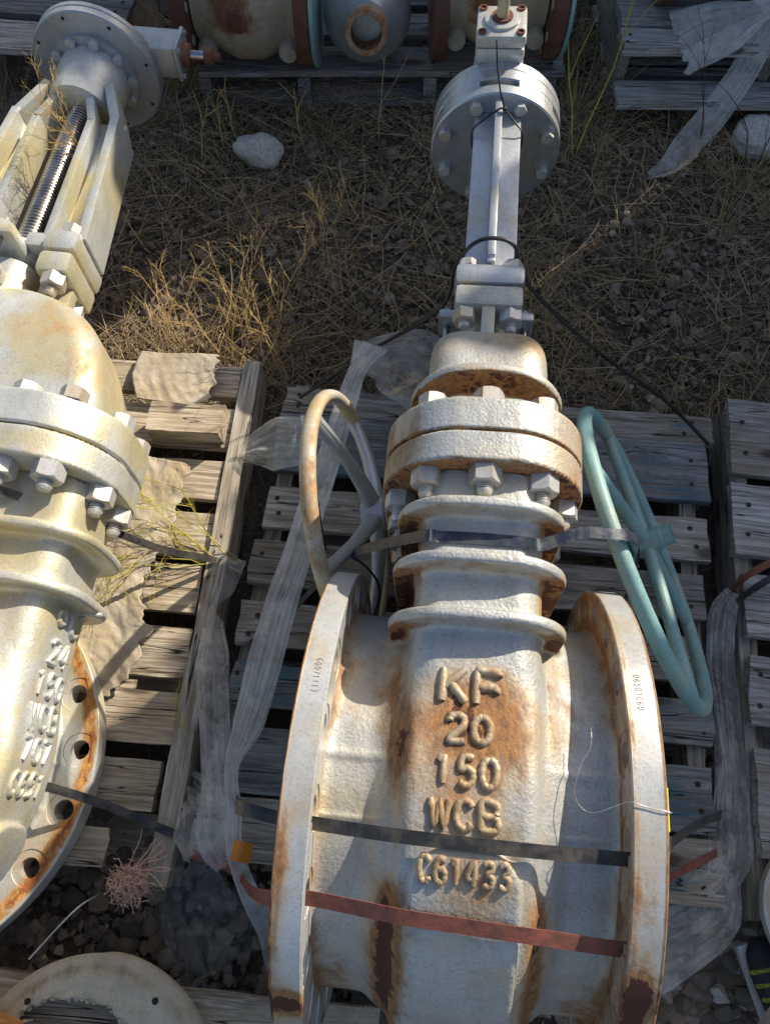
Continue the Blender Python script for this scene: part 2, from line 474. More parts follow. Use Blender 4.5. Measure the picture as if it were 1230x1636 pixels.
def surface_nets(F, lo, hi, step, newton=3):
    n = [int(math.ceil((hi[i] - lo[i]) / step)) + 1 for i in range(3)]
    ax = [lo[i] + step * np.arange(n[i], dtype=np.float32) for i in range(3)]
    X, Y, Z = np.meshgrid(*ax, indexing='ij')
    V = F(X, Y, Z).astype(np.float32)
    S = V < 0
    cs = np.zeros([k - 1 for k in n], np.int8)
    for dx in (0, 1):
        for dy in (0, 1):
            for dz in (0, 1):
                cs += S[dx:n[0] - 1 + dx, dy:n[1] - 1 + dy, dz:n[2] - 1 + dz]
    act = (cs > 0) & (cs < 8)
    I, J, K = np.nonzero(act)
    acc = np.zeros((len(I), 3)); cnt = np.zeros(len(I))
    corners = [(a, b, c) for a in (0, 1) for b in (0, 1) for c in (0, 1)]
    for a in corners:
        for d in range(3):
            if a[d] == 1: continue
            b = list(a); b[d] = 1
            va = V[I + a[0], J + a[1], K + a[2]]; vb = V[I + b[0], J + b[1], K + b[2]]
            m = (va < 0) != (vb < 0)
            t = np.where(m, va / np.where(m, va - vb, 1), 0)
            for q in range(3):
                acc[:, q] += np.where(m, a[q] + (t if q == d else 0), 0)
            cnt += m
    P = acc / cnt[:, None] + np.stack([I, J, K], 1)
    P = P * step + np.array(lo)
    def grad(P):
        e = step * .25
        x, y, z = P[:, 0], P[:, 1], P[:, 2]
        g = np.stack([F(x + e, y, z) - F(x - e, y, z), F(x, y + e, z) - F(x, y - e, z), F(x, y, z + e) - F(x, y, z - e)], 1) / (2 * e)
        return g
    for _ in range(newton):
        g = grad(P); f = F(P[:, 0], P[:, 1], P[:, 2])
        s = f / np.maximum((g * g).sum(1), .05)
        s = np.clip(s, -step * .4, step * .4)
        P = P - g * s[:, None] * .8
    N = grad(P); N /= np.maximum(np.linalg.norm(N, axis=1), 1e-6)[:, None]
    idx = -np.ones(act.shape, np.int64); idx[I, J, K] = np.arange(len(I))
    quads = []
    for d in range(3):
        sl0 = [slice(None)] * 3; sl1 = [slice(None)] * 3
        sl0[d] = slice(0, -1); sl1[d] = slice(1, None)
        A = S[tuple(sl0)]; B = S[tuple(sl1)]
        ch = A != B
        e1, e2 = [q for q in range(3) if q != d]
        g = np.array(np.nonzero(ch)).T
        ok = (g[:, e1] > 0) & (g[:, e2] > 0) & (g[:, e1] < n[e1] - 1) & (g[:, e2] < n[e2] - 1)
        g = g[ok]
        def cell(o1, o2):
            c = g.copy(); c[:, e1] += o1; c[:, e2] += o2
            return idx[c[:, 0], c[:, 1], c[:, 2]]
        q = np.stack([cell(-1, -1), cell(0, -1), cell(0, 0), cell(-1, 0)], 1)
        inside = A[g[:, 0], g[:, 1], g[:, 2]]
        flip = inside if d != 1 else ~inside
        q = np.where(flip[:, None], q, q[:, ::-1])
        quads.append(q)
    Q = np.concatenate(quads)
    fn = np.cross(P[Q[:, 2]] - P[Q[:, 0]], P[Q[:, 3]] - P[Q[:, 1]])
    w = (fn * N[Q].mean(1)).sum(1) < 0
    Q = np.where(w[:, None], Q[:, ::-1], Q)
    return P, Q, N

def np_mesh(name, P, Q, N, rust=None):
    used = np.unique(Q)
    mp = -np.ones(len(P), np.int64); mp[used] = np.arange(len(used))
    P2 = P[used]; Q2 = mp[Q]; N2 = N[used]
    me = bpy.data.meshes.new(name)
    me.vertices.add(len(P2)); me.vertices.foreach_set('co', P2.astype(np.float32).ravel())
    me.loops.add(Q2.size); me.loops.foreach_set('vertex_index', Q2.astype(np.int32).ravel())
    me.polygons.add(len(Q2))
    me.polygons.foreach_set('loop_start', np.arange(0, Q2.size, 4, dtype=np.int32))
    me.update(calc_edges=True)
    me.shade_smooth()
    if rust is not None:
        at = me.attributes.new('rust', 'FLOAT', 'POINT')
        at.data.foreach_set('value', np.clip(rust(P2, N2), -1, 2).astype(np.float32))
    me.normals_split_custom_set_from_vertices([tuple(v) for v in N2])
    return me

def gs(P, c, s):
    d = ((P - np.array(c)) / np.array(s))
    return np.exp(-(d * d).sum(1))

# ---- the two gate valve bodies (local axes: X along the pipe, Y along the stem, Z across)
RIB_H = .350
def make_body_F(ribs, neck_end):
    def F(x, y, z):
        r = np.hypot(y, z)
        pipe = np.maximum(r - .280 - .0035 * np.exp(-((y - .022) / .006) ** 2) - .0025 * np.exp(-((y + .055) / .005) ** 2), np.abs(x) - .215)
        boss = extr(r - .298, x, .114, .022)
        r2 = np.hypot(np.minimum(y, 0) * 1.0, z)
        slab = extr(r - .325, x, .088, .022)
        neck = rrect(x, z + 0.6 * x * x * np.sign(z), .090, .316, .040)
        neck = np.maximum(neck, np.maximum(-y, y - neck_end))
        d = smin(smin(pipe, boss, .022), smin(slab, neck, .015), .016)
        arch = rrect(x, y + .378, .067, .303, .050)
        pad = extr(np.maximum(arch, -.06), r - .28, .0585, .006)
        d = smin(d, pad, .005)
        # flat seam ridge round each pipe stub
        for yr in ribs:
            rib = extr(rrect(x, z + 1.1 * x * x * np.sign(z), .125, RIB_H + .004, .075), y - yr, .0085, .006)
            d = smin(d, rib, .016)
        # thickened hub where the stub meets each flange
        hub = np.maximum(r - .292, np.abs(np.abs(x) - .205) - .012)
        d = smin(d, hub, .02)
        return d
    return F

def bonnet_rect(x, z): return rrect(x, z + .8 * x * x * np.sign(z), .158, .352, .12)
def bf_F(y0, y1):
    def F(x, y, z): return extr(bonnet_rect(x, z), y - (y0 + y1) / 2, (y1 - y0) / 2, .0042)
    return F
def make_bonnet_F(y0, y1, lip):
    def F(x, y, z):
        if lip:
            hx = .099 - .02 * np.clip((y - .68) / .14, 0, 1) ** 2
            hz = .072 + .218 * np.sqrt(np.clip(1 - ((y - .63) / .178) ** 2, 0, 1))
            hz = np.where(y < .625, .25, hz); hx = np.where(y < .62, .092, hx)
        else:
            hx = .098 - .05 * np.clip((y - .66) / .2, 0, 1) ** 2
            hz = .085 + .205 * np.sqrt(np.clip(1 - ((y - .56) / .29) ** 2, 0, 1))
            hz = np.where(y < .6, .085 + .205, hz)
        d = np.maximum(rrect(x, z, hx, hz, .05), np.maximum(y0 - y, y - (.804 if lip else .85))) * .75
        if lip:
            yy = y - (.630 - .10 * np.clip(np.abs(z) - .2, 0, 1) - 1.2 * x * x)
            lp = extr(rrect(x, z + 1.0 * x * x * np.sign(z), .126, .318, .085), yy, .009, .006)
            d = smin(d, lp, .018)
        return d
    return F

def rust_main(P, N):
    x, y, z = P.T
    nx, ny, nz = N.T
    r = .54 * gs(P, (.0, .10, .31), (.075, .05, .06)) + .50 * gs(P, (.0, .05, .31), (.095, .05, .06))
    r += .36 * gs(P, (0, -.02, .31), (.09, .07, .06))
    r += .34 * gs(P, (.01, -.135, .3), (.06, .06, .08))
    r += .85 * gs(P, (-.085, .03, .28), (.018, .05, .05)) + .35 * gs(P, (-.10, .12, .26), (.03, .06, .06))
    # grooves either side of the pad
    g = np.exp(-((np.abs(x) - .092) / .016) ** 2) * np.clip((-.10 - y) / .05, 0, 1)
    r += g * np.where(x < 0, .92, .78)
    r += .5 * gs(P, (-.085, -.22, .22), (.03, .09, .1))
    # under ribs
    under = np.clip((-ny - .55) / .3, 0, 1) * (y > .16)
    side = np.clip((.32 - z) / .05, 0, 1)
    r += under * (.28 + .6 * side)
    r += .55 * np.exp(-((np.abs(x) - .10) / .028) ** 2) * (y > .215) * (y < .42) * (z < .30) * np.clip(np.abs(nx) + .3, 0, 1)
    # bottom of the stubs, joint with flanges
    r += .5 * np.clip((-.17 - y) / .08, 0, 1) * np.clip((np.abs(x) - .12) / .03, 0, 1) * .8
    r += .33 * np.exp(-((np.abs(x) - .192) / .014) ** 2)
    r += .25 * np.exp(-((y - .12) / .07) ** 2) * (np.abs(x) > .1)
    return r + .02
def rust_flange_main(P, N):
    x, y, z = P.T; ny = N[:, 1]
    r = .12 + .55 * np.clip((-ny - .5) / .4, 0, 1) + .22 * np.clip((.30 - z) / .12, 0, 1)
    r += .25 * gs(P, (.13, .45, .3), (.05, .2, .1)) + .25 * gs(P, (-.14, .45, .28), (.05, .2, .1))
    return r
def rust_bonnet(P, N):
    x, y, z = P.T; ny = N[:, 1]
    return .14 + .62 * np.clip((-ny - .5) / .4, 0, 1) * (y > .58) * (y < .66) * 1.2 + .3 * gs(P, (.05, .72, .24), (.05, .06, .1)) + .15 * gs(P, (-.09, .7, .2), (.04, .1, .15))
def rust_left(P, N):
    x, y, z = P.T
    return .04 + .28 * gs(P, (-.1, .75, .2), (.2, .06, .15)) + .25 * gs(P, (-.1, .66, .28), (.2, .04, .1)) + .1 * (np.hypot(y, z) < .30)

GRID = .0052
RIBS_MAIN = (.205, .285, .368)
F_main = make_body_F(RIBS_MAIN, .434)
RIBS_LEFT = (.262, .352)
F_left = make_body_F(RIBS_LEFT, .452)

def split_body(prefix, F, ribs, y_end, rustf, step, mat, root):
    P, Q, N = surface_nets(F, (-.235, -.345, -.375), (.235, y_end + .02, .375), step)
    c = P[Q].mean(1)
    lab = np.zeros(len(Q), int)
    neckd = rrect(c[:, 0], c[:, 2] + 0.6 * c[:, 0] ** 2 * np.sign(c[:, 2]), .089, .307, .045)
    for i, yr in enumerate(ribs):
        lab[(np.abs(c[:, 1] - yr) < .014) & (neckd > .008)] = i + 1
    link('valve_body', np_mesh('valve_body', P, Q[lab == 0], N, rustf), mat, root)
    for i in range(len(ribs)):
        link('stiffening_rib', np_mesh('stiffening_rib', P, Q[lab == i + 1], N, rustf), mat, root)

def cast(name, F, lo, hi, step, rustf, mat, root):
    P, Q, N = surface_nets(F, lo, hi, step)
    return link(name, np_mesh(name, P, Q, N, rustf), mat, root)

# ---- end flange with real bolt holes (axis X)
def flange_mesh(side, R0=.349, Rin=.262, Rb=.3175, rh=.0165, rs=.029, x_in=.1880, x_out=.2285, nh=20, rustf=None):
    dirs = []
    def add(v): dirs.append(v)
    half = PI / nh
    # boundary of a sector around the hole in (r, theta): corner angles plus fill
    a_out = half * Rb
    corners = [math.atan2(sx * a_out, sy) for sx in (-1, 1) for sy in (R0 - Rb, Rin - Rb)]
    angs = sorted(set([round(a % (2 * PI), 5) for a in corners] + [round(2 * PI * k / 20, 5) for k in range(20)]))
    V = []; Fs = []; K = len(angs)
    def add_face(x, outward, spot):
        rings_per = []
        for h in range(nh):
            th = 2 * PI * (h + .5) / nh
            loops = []
            specs = [('hole', rh, spot), ('spot', rs, spot), ('spot', rs + .0006, 0.0), ('edge', None, 0.0)]
            for kind, rad, dep in specs:
                row = []
                for a in angs:
                    dt, dr = math.sin(a), math.cos(a)
                    if rad is None:
                        cands = []
                        if abs(dt) > 1e-6: cands.append(a_out / abs(dt))
                        if dr > 1e-6: cands.append((R0 - .0015 - Rb) / dr)
                        if dr < -1e-6: cands.append((Rin - Rb) / dr)
                        q = min(cands)
                    else: q = rad
                    rr = Rb + q * dr; tt = th + q * dt / Rb
                    if rad is not None:
                        # true circle
                        cy = Rb * math.cos(th) + q * (dr * math.cos(th) - dt * math.sin(th))
                        cz = Rb * math.sin(th) + q * (dr * math.sin(th) + dt * math.cos(th))
                    else:
                        cy = rr * math.cos(tt); cz = rr * math.sin(tt)
                    row.append(len(V)); V.append((x - outward * dep, cy, cz))
                loops.append(row)
            for a, b in zip(loops[:-1], loops[1:]):
                for k in range(K):
                    kk = (k + 1) % K
                    f = (a[k], a[kk], b[kk], b[k])
                    Fs.append(f)
            rings_per.append(loops[0])
        return rings_per
    xi, xo = side * x_in, side * x_out
    A = add_face(xi, -side, .0018)
    B = add_face(xo, side, 0.0)
    for la, lb in zip(A, B):
        for k in range(K):
            kk = (k + 1) % K
            Fs.append((la[k], la[kk], lb[kk], lb[k]))
    # rim
    n = 240
    prof = [(R0 - .012, xi + side * .0002), (R0 - .0015, xi + side * .0002), (R0 - .0013, xi), (R0, xi + side * .0015)] + [(R0, xi + (xo - xi) * q) for q in (.15, .3, .45, .6, .75, .88)] + [(R0, xo - side * .0015), (R0 - .0015, xo)]
    base = len(V)
    for (rr, xx) in prof:
        for i in range(n):
            a = 2 * PI * i / n
            V.append((xx, rr * math.cos(a), rr * math.sin(a)))
    for j in range(len(prof) - 1):
        for i in range(n):
            k = (i + 1) % n
            Fs.append((base + j * n + i, base + j * n + k, base + (j + 1) * n + k, base + (j + 1) * n + i))
    # outer face disc closing + bore
    base = len(V)
    prof = [(Rin, xo), (.255, xo), (.2475, xo - side * .004), (.2475, xi - side * .03)]
    for (rr, xx) in prof:
        for i in range(80):
            a = 2 * PI * i / 80
            V.append((xx, rr * math.cos(a), rr * math.sin(a)))
    for j in range(len(prof) - 1):
        for i in range(80):
            k = (i + 1) % 80
            Fs.append((base + j * 80 + i, base + j * 80 + k, base + (j + 1) * 80 + k, base + (j + 1) * 80 + i))
    me = bpy.data.meshes.new('end_flange')
    me.from_pydata(V, [], Fs)
    bm = bmesh.new(); bm.from_mesh(me)
    bmesh.ops.remove_doubles(bm, verts=bm.verts, dist=.0003)
    bmesh.ops.recalc_face_normals(bm, faces=bm.faces)
    bm.to_mesh(me); bm.free()
    me.update()
    nv = len(me.vertices)
    Pn = np.empty(nv * 3, np.float32); me.vertices.foreach_get('co', Pn); Pn = Pn.reshape(-1, 3).astype(float)
    if rustf is not None:
        at = me.attributes.new('rust', 'FLOAT', 'POINT')
        at.data.foreach_set('value', rustf(Pn, side).astype(np.float32))
    return finish(me, 30)

def rust_end(P, side):
    x, y, z = P.T
    r = np.hypot(y, z)
    inner = np.abs(x) < .20
    out = np.zeros(len(P))
    out += np.where(inner & (r < .345), .22 + .32 * np.exp(-((r - .285) / .012) ** 2) + .18 * np.clip((r - .33) / .01, 0, 1), 0)
    rim = r > .3465
    out += np.where(rim & (np.abs(x) > .224), .55, 0) + rim * .08
    if side > 0:
        out += rim * (1.25 * gs(P, (.207, -.215, .27), (.017, .034, .2)) + .5 * gs(P, (.192, -.26, .24), (.02, .05, .2)) + .28 * gs(P, (.205, -.10, .33), (.02, .06, .2)))
        out += inner * .25 * (z > 0)
    else:
        out += rim * (1.3 * gs(P, (-.205, -.272, .22), (.04, .016, .2)) + .6 * gs(P, (-.219, -.10, .33), (.010, .06, .2)) + .3 * gs(P, (-.195, -.05, .33), (.012, .03, .2)) + .4 * gs(P, (-.222, -.2, .3), (.008, .05, .2)))
        out -= inner * .10
    return out
def rust_end_left(P, side):
    x, y, z = P.T
    r = np.hypot(y, z)
    return np.where(r > .345, .12, .15 + .95 * np.exp(-((r - .338) / .013) ** 2) + .2 * gs(P, (side * .19, -.1, .3), (.02, .1, .05)))

# ---- fasteners (shared meshes); axis points along local -Y, seat at y = 0
def nut_mesh(af=.042, h=.025):
    mb = MB()
    rc = af / math.sqrt(3)
    for (r_, hh) in ((1, 0),): pass
    # hexagon with chamfered face: 24 points round
    n = 24; vs = []; fs = []
    def hexr(a):
        b = (a % (PI / 3)) - PI / 6
        return (af / 2) / math.cos(b)
    rows = []
    for (mode, hh) in (('hex', 0), ('hexlow', 0), ('in', h)):
        row = []
        for i in range(n):
            a = 2 * PI * i / n
            hr = hexr(a)
            cr = af * .485
            if mode == 'hex': r, z = hr, 0
            elif mode == 'hexlow': r, z = hr, h - max(0, (hr - cr)) * .62
            else: r, z = cr, h
            row.append(len(vs)); vs.append(Vector((r * math.cos(a), -z, r * math.sin(a))))
        rows.append(row)
    for a, b in zip(rows[:-1], rows[1:]):
        for i in range(n):
            k = (i + 1) % n
            fs.append((a[i], a[k], b[k], b[i]))
    fs.append(tuple(reversed(rows[-1]))); fs.append(tuple(rows[0]))
    mb.add(vs, [tuple(reversed(f)) for f in fs])
    return mb.mesh('hex_nut', 18)
def stud_mesh(r=.0115, l=.020, base=.024):
    mb = MB(); prof = [(r * .9, 0)]
    k = 5
    for i in range(k):
        z0 = base * .9 + (l * .85) * i / k
        prof += [(r * .86, z0), (r * .86, z0 + l * .85 / k * .25), (r * 1.04, z0 + l * .85 / k * .5), (r * 1.04, z0 + l * .85 / k * .7)]
    prof += [(r * .9, base + l * .88), (r * .78, base + l), (.0004, base + l * 1.03)]
    mb.lathe(prof, 16, AX_NY)
    return mb.mesh('stud_end', 30)
NUT = nut_mesh(); STUD = stud_mesh()
NUT_S = nut_mesh(.034, .02)
def put_nut(root, x, y, z, back=False, spin=0.0, sc=1.0, mat='nut', stud=True):
    o = link('hex_nut', NUT, M[mat], root, (x, y, z), (0, spin, PI if back else 0), (sc, sc, sc))
    if stud: link('stud_end', STUD, M['nut'] if mat == 'nut' else M[mat], o, None, None, (1, random.uniform(.80, 1.06) * (.9 if back else 1), 1))
    return o

# ---- cast letters
GL = {
 'K': [[(0, 0), (0, 1)], [(.62, 1), (.06, .45)], [(.2, .58), (.68, 0)]],
 'F': [[(0, 0), (0, 1)], [(0, 1), (.45, 1), (.6, .95), (.62, .86)], [(0, .5), (.42, .52), (.55, .46), (.56, .36)]],
 '2': [[(.05, .75), (.12, .93), (.35, 1), (.56, .92), (.6, .72), (.5, .5), (.05, .02), (.62, .0)]],
 '0': [[(.32, 1), (.12, .9), (.02, .65), (.02, .35), (.12, .1), (.32, 0), (.52, .1), (.62, .35), (.62, .65), (.52, .9), (.32, 1)]],
 '1': [[(.08, .8), (.3, 1), (.3, 0)]],
 '5': [[(.58, 1), (.14, 1), (.08, .56), (.34, .62), (.56, .5), (.6, .28), (.48, .06), (.25, 0), (.04, .1)]],
 'W': [[(0, 1), (.2, 0), (.4, .9), (.6, 0), (.8, 1)]],
 'C': [[(.6, .8), (.5, .95), (.32, 1), (.12, .9), (.02, .65), (.02, .35), (.12, .1), (.32, 0), (.5, .06), (.6, .2)]],
 'B': [[(0, 0), (0, 1), (.42, 1), (.58, .88), (.56, .62), (.4, .52), (0, .52)], [(.4, .52), (.6, .4), (.62, .14), (.44, 0), (0, 0)]],
 '6': [[(.55, .9), (.35, 1), (.14, .88), (.03, .6), (.03, .28), (.15, .05), (.33, 0), (.53, .1), (.6, .3), (.5, .5), (.32, .56), (.1, .45)]],
 '4': [[(.42, 0), (.42, 1), (.02, .32), (.62, .32)]],
 '3': [[(.06, .86), (.3, 1), (.52, .92), (.56, .72), (.3, .54), (.56, .42), (.6, .18), (.4, .0), (.06, .12)]],
 '7': [[(.02, 1), (.6, 1), (.22, 0)]],
 'O': [[(.32, .72), (.16, .6), (.12, .4), (.2, .22), (.36, .2), (.5, .32), (.5, .55), (.32, .72)]],
}
def surf_z(F, x, y, z0=.42):
    z = z0
    for _ in range(60):
        d = float(F(np.float64(x), np.float64(y), np.float64(z)))
        if abs(d) < 1e-4: break
        z -= d * .8
    return z
def cast_text(root, F, text, cx, y0, h, pitch, rad, mat, on='z', base=0.0, slant=0.0):
    n = len(text)
    for i, ch in enumerate(text):
        mb = MB()
        x0 = cx + (i - n / 2) * pitch + pitch * .14
        for st in GL[ch]:
            pts = []
            sp = spline([(p[0], p[1], 0) for p in st], 4) if len(st) > 3 and ch != 'W' else None
            if sp is None:
                sp = []
                for a, b in zip(st[:-1], st[1:]):
                    for k in range(5): sp.append(Vector((a[0] + (b[0] - a[0]) * k / 5, a[1] + (b[1] - a[1]) * k / 5, 0)))
                sp.append(Vector((st[-1][0], st[-1][1], 0)))
            for p in sp:
                x = x0 + p.x * pitch * (1.05 if ch != 'W' else .92); y = y0 + p.y * h
                z = surf_z(F, x, y)
                pts.append((x + random.uniform(-.0004, .0004), y + random.uniform(-.0004, .0004), z + .0012))
            rr = [rad * random.uniform(.84, 1.1) for _ in pts]
            rr[0] *= .82; rr[-1] *= .82
            mb.tube(pts, rr, 12, up=(0, 0, 1), prof=[(-1, 1.35), (-.1, 1.12), (.62, .88), (.98, .5), (1.02, 0), (.98, -.5), (.62, -.88), (-.1, -1.12), (-1, -1.35)])
        mb.build('raised_letter', M[mat], root, 60)
# ------------------------------------------------------------------ ground
def build_ground():
    bm = bmesh.new()
    def lvl(x, y):
        return .012 * mnoise.noise(Vector((x * 2.2, y * 2.2, 0))) + .006 * mnoise.noise(Vector((x * 9, y * 9, 3))) - .004
    nx, ny = 150, 150
    # dense patch in view, coarse skirt to the horizon
    xs = list(np.linspace(-2.6, 2.8, nx)); ys = list(np.linspace(-1.2, 4.4, ny))
    xs = [-150, -60, -20, -8, -4] + xs + [4.2, 8, 20, 60, 150]
    ys = [-150, -60, -20, -8, -3] + ys + [6, 9, 20, 60, 150]
    g = [[bm.verts.new((x, y, lvl(x, y))) for y in ys] for x in xs]
    for i in range(len(xs) - 1):
        for j in range(len(ys) - 1):
            bm.faces.new((g[i][j], g[i + 1][j], g[i + 1][j + 1], g[i][j + 1]))
    me = bpy.data.meshes.new('ground'); bm.to_mesh(me); bm.free(); me.shade_smooth()
    o = link('ground', me, M['ground']); o['kind'] = 'structure'
build_ground()

# ------------------------------------------------------------------ main valve and left valve
C0 = Vector((.122, .066, .492)); YAW = R(-5.6); ROLL = R(-3.0)
def to_world(p, root):
    return root.matrix_world @ Vector(p)

def gate_valve(name, loc, rot, scale, label, cat, group, big):
    """big = the left valve (lies on its flange)"""
    root = empty(name, loc, rot, label, cat, group)
    root.scale = (scale,) * 3
    random.seed(5 if big else 3)
    F = F_left if big else F_main
    ribs = RIBS_LEFT if big else RIBS_MAIN
    mt = M['left'] if big else M['main']
    ms = M['left'] if big else M['main_smooth']
    y0, y1, y2 = (.452, .505, .570) if big else (.434, .484, .541)
    split_body('v', F, ribs, y0 - .002, rust_left if big else rust_main, .0062 if big else GRID, mt, root)
    # end flanges
    for s in (-1, 1):
        me = flange_mesh(s, rustf=(rust_end_left if big else rust_end))
        link('end_flange', me, ms, root)
    # bonnet joint: two oblong flanges
    rf = rust_left if big else rust_flange_main
    cast('body_flange', bf_F(y0, y1 - .0012), (-.18, y0 - .02, -.375), (.18, y1 + .02, .375), .006, rf, mt, root)
    cast('bonnet_flange', bf_F(y1 + .0018, y2), (-.18, y1 - .02, -.375), (.18, y2 + .02, .375), .006, rf, mt, root)
    cast('bonnet_cover', make_bonnet_F(y2 - .01, .85, not big), (-.15, y2 - .03, -.34), (.15, .87, .34), .006, rust_left if big else rust_bonnet, mt, root)
    # studs and nuts round the joint (oblong pattern)
    pts = []
    for s in (1, -1):
        pts += [(0, s * .322), (-.085, s * .300), (.085, s * .300)]
        for z in (.215, .125, .04):
            pts += [(-.128, s * z), (.128, s * z)]
    if big:
        pts = []
        for s in (1, -1):
            pts += [(-.045, s * .325), (.045, s * .325)]
            for z in (.27, .19, .105, .02):
                pts += [(-.122, s * z), (.122, s * z)]
    nm = 'left' if big else 'nut'
    for (x, z) in pts:
        put_nut(root, x, y0 - .0003, z, False, random.uniform(-.25, .25), 1.02 if not big else 1.1, nm)
        put_nut(root, x, y2 + .0003, z, True, random.uniform(-.25, .25), .98, nm, False)
    # stuffing box and yoke foot
    my = M['left'] if big else M['yoke']
    mb = MB()
    mb.lathe([(.062, .78), (.062, .87), (.05, .875), (.05, .925)], 40, AX_Y)
    mb.build('stuffing_box', mt, root)
    for s in (1, -1):
        mb = MB()
        mb.box((0, .915, s * .108), (.134, .050, .066), ch=.011)
        mb.box((0, .842, s * .100), (.026, .115, .070), ch=.004)
        mb.build('bonnet_lug', mt, root)
        mb = MB()
        mb.box((0, .968, s * .108), (.140, .050, .070), ch=.014)
        mb.box((0, .980, s * .055), (.10, .035, .06), ch=.008)
        mb.build('yoke_foot', my, root)
        for x in (-.045, .045):
            put_nut(root, x, .8895, s * .113, False, random.uniform(-.4, .4), 1.0, nm)
            put_nut(root, x, .9935, s * .113, True, random.uniform(-.4, .4), .9, nm, False)
    # gland flange with two swing bolts
    mb = MB()
    mb.box((0, .955, 0), (.20, .022, .062), ch=.006)
    mb.lathe([(.043, .945), (.040, .99), (.030, .992)], 32, AX_Y)
    mb.build('gland_flange', my, root)
    for s in (1, -1):
        mb = MB()
        mb.tube([(s * .083, .88, 0), (s * .083, .985, 0)], .0075, 12)
        mb.build('eye_bolt', M['steel'], root)
        mb = MB()
        mb.lathe([(.018, -.011), (.021, -.008), (.021, .008), (.018, .011)], 24, TR((s * .083, .868, .0)))
        mb.box((s * .068, .862, 0), (.035, .026, .05), ch=.006)
        mb.lathe([(.0085, -.026), (.0085, .0265), (.0002, .029)], 16, TR((s * .083, .868, 0)))
        mb.build('eye_bolt_lug', my, root)
        put_nut(root, s * .083, .966, 0, True, .2, .62, nm)
    # stem
    mb = MB(); prof = []; y = .99
    pitch = .0085
    while y < 1.44:
        prof += [(.0235, y), (.0255, y + pitch * .22), (.0255, y + pitch * .42), (.0195, y + pitch * .62), (.0195, y + pitch * .86)]
        y += pitch
    mb.lathe(prof, 28, AX_Y)
    mb.build('threaded_stem', M['steel'], root, 40)
    # yoke arms
    for s in (1, -1):
        bm_ = MB()
        za, zb = s * .108, s * .100
        ang = math.atan2(zb - za, .44)
        if not big:
            mb = MB()
            mb.box((0, 1.235, s * .098), (.106, .475, .016), ch=.0035)
            mb.box((.0, 1.242, s * .120), (.017, .49, .046), ch=.004)
            mb.box((0.0, 1.235, s * .08), (.015, .475, .028), ch=.003)
            mb.build('yoke_arm', my, root)
        else:
            mb = MB()
            def seg(ya, yb, z1, z2, w, th, x=0):
                L = math.hypot(yb - ya, z2 - z1); a = math.atan2(z2 - z1, yb - ya)
                mb.box((0, 0, 0), (w, L, th), TR((x, (ya + yb) / 2, (z1 + z2) / 2), rx=a), ch=.004)
            seg(.99, 1.33, s * .066, s * .062, .10, .018)
            seg(.99, 1.36, s * .098, s * .088, .022, .066)
            seg(.985, 1.345, s * .138, s * .112, .104, .020)
            seg(1.32, 1.42, s * .064, s * .030, .10, .018)
            seg(1.335, 1.44, s * .112, s * .070, .100, .022)
            mb.build('yoke_arm', my, root)
    if not big:
        # adaptor plates and gear housing, input pad facing up
        mb = MB()
        mb.lathe([(.151, 1.474), (.155, 1.477), (.155, 1.502), (.1535, 1.504)], 96, AX_Y)
        mb.build('front_plate', my, root, 30)
        for k in range(8):
            a = PI / 2 + PI / 8 + k * PI / 4
            put_nut(root, .130 * math.cos(a), 1.474, .130 * math.sin(a), False, .3 * k, .62, 'nut', False)
            mb = MB(); mb.lathe([(.0165, 0), (.0165, .003)], 20, TR((.130 * math.cos(a), 1.4745, .130 * math.sin(a))) @ AX_NY)
            mb.build('washer', M['yoke'], root)
        mb = MB()
        mb.lathe([(.118, 1.503), (.118, 1.523)], 64, AX_Y)
        for k in range(5):
            a0 = PI / 2 + (.0 + k * 2 * PI / 5) + .33
            a1 = a0 + .62
            for q in range(8):
                aa = a0 + (a1 - a0) * (q + .5) / 8
                mb.box((0, 0, 0), (.019, .0206, .012), TR((.1485 * math.cos(aa), 1.5135, .1485 * math.sin(aa)), ry=-(aa - PI / 2)))
        mb.build('slotted_spacer', my, root, 30)
        mb = MB()
        mb.lathe([(.152, 1.5238), (.155, 1.526), (.155, 1.556), (.1535, 1.5575), (.1535, 1.559), (.155, 1.560), (.155, 1.585), (.147, 1.592), (.118, 1.62), (.10, 1.66), (.04, 1.665)], 96, AX_Y)
        mb.build('gear_housing', my, root, 30)
        px, py = -.006, 1.635
        mb = MB()
        mb.lathe([(.062, .08), (.055, .145), (.052, .150)], 40, TR((px, py, 0)))
        mb.box((px, py, .166), (.112, .110, .036), ch=.012)
        mb.box((px, py, .1992), (.114, .112, .030), ch=.010)
        mb.lathe([(.040, .213), (.039, .220), (.030, .2215)], 36, TR((px, py, 0)))
        mb.build('input_pad', M['main_smooth'], root, 35)
        mb = MB()
        for sx in (-1, 1):
            for sy in (-1, 1):
                mb2 = MB()
                T = TR((px + sx * .043, py + sy * .042, .2145))
                mb2.lathe([(.0095, 0), (.0095, .003), (.006, .003), (.006, -.004), (.0002, -.004)], 16, T)
                mb2.build('socket_screw', M['rustred'], root, 30)
        mb = MB()
        mb.lathe([(.0135, .220), (.0135, .36), (.0125, .362)], 24, TR((px, py, 0)))
        mb.build('input_shaft', M['wheel'], root, 30)
        mb = MB(); mb.lathe([(.024, .2215), (.024, .226), (.0136, .2265)], 24, TR((px, py, 0)), cap=False)
        mb.build('shaft_seal', M['rustred'], root)
    else:
        mb = MB()
        mb.lathe([(.050, 1.395), (.072, 1.398), (.075, 1.42), (.074, 1.45), (.079, 1.475), (.079, 1.522)], 64, AX_Y)
        mb.build('yoke_head', my, root, 35)
        mb = MB()
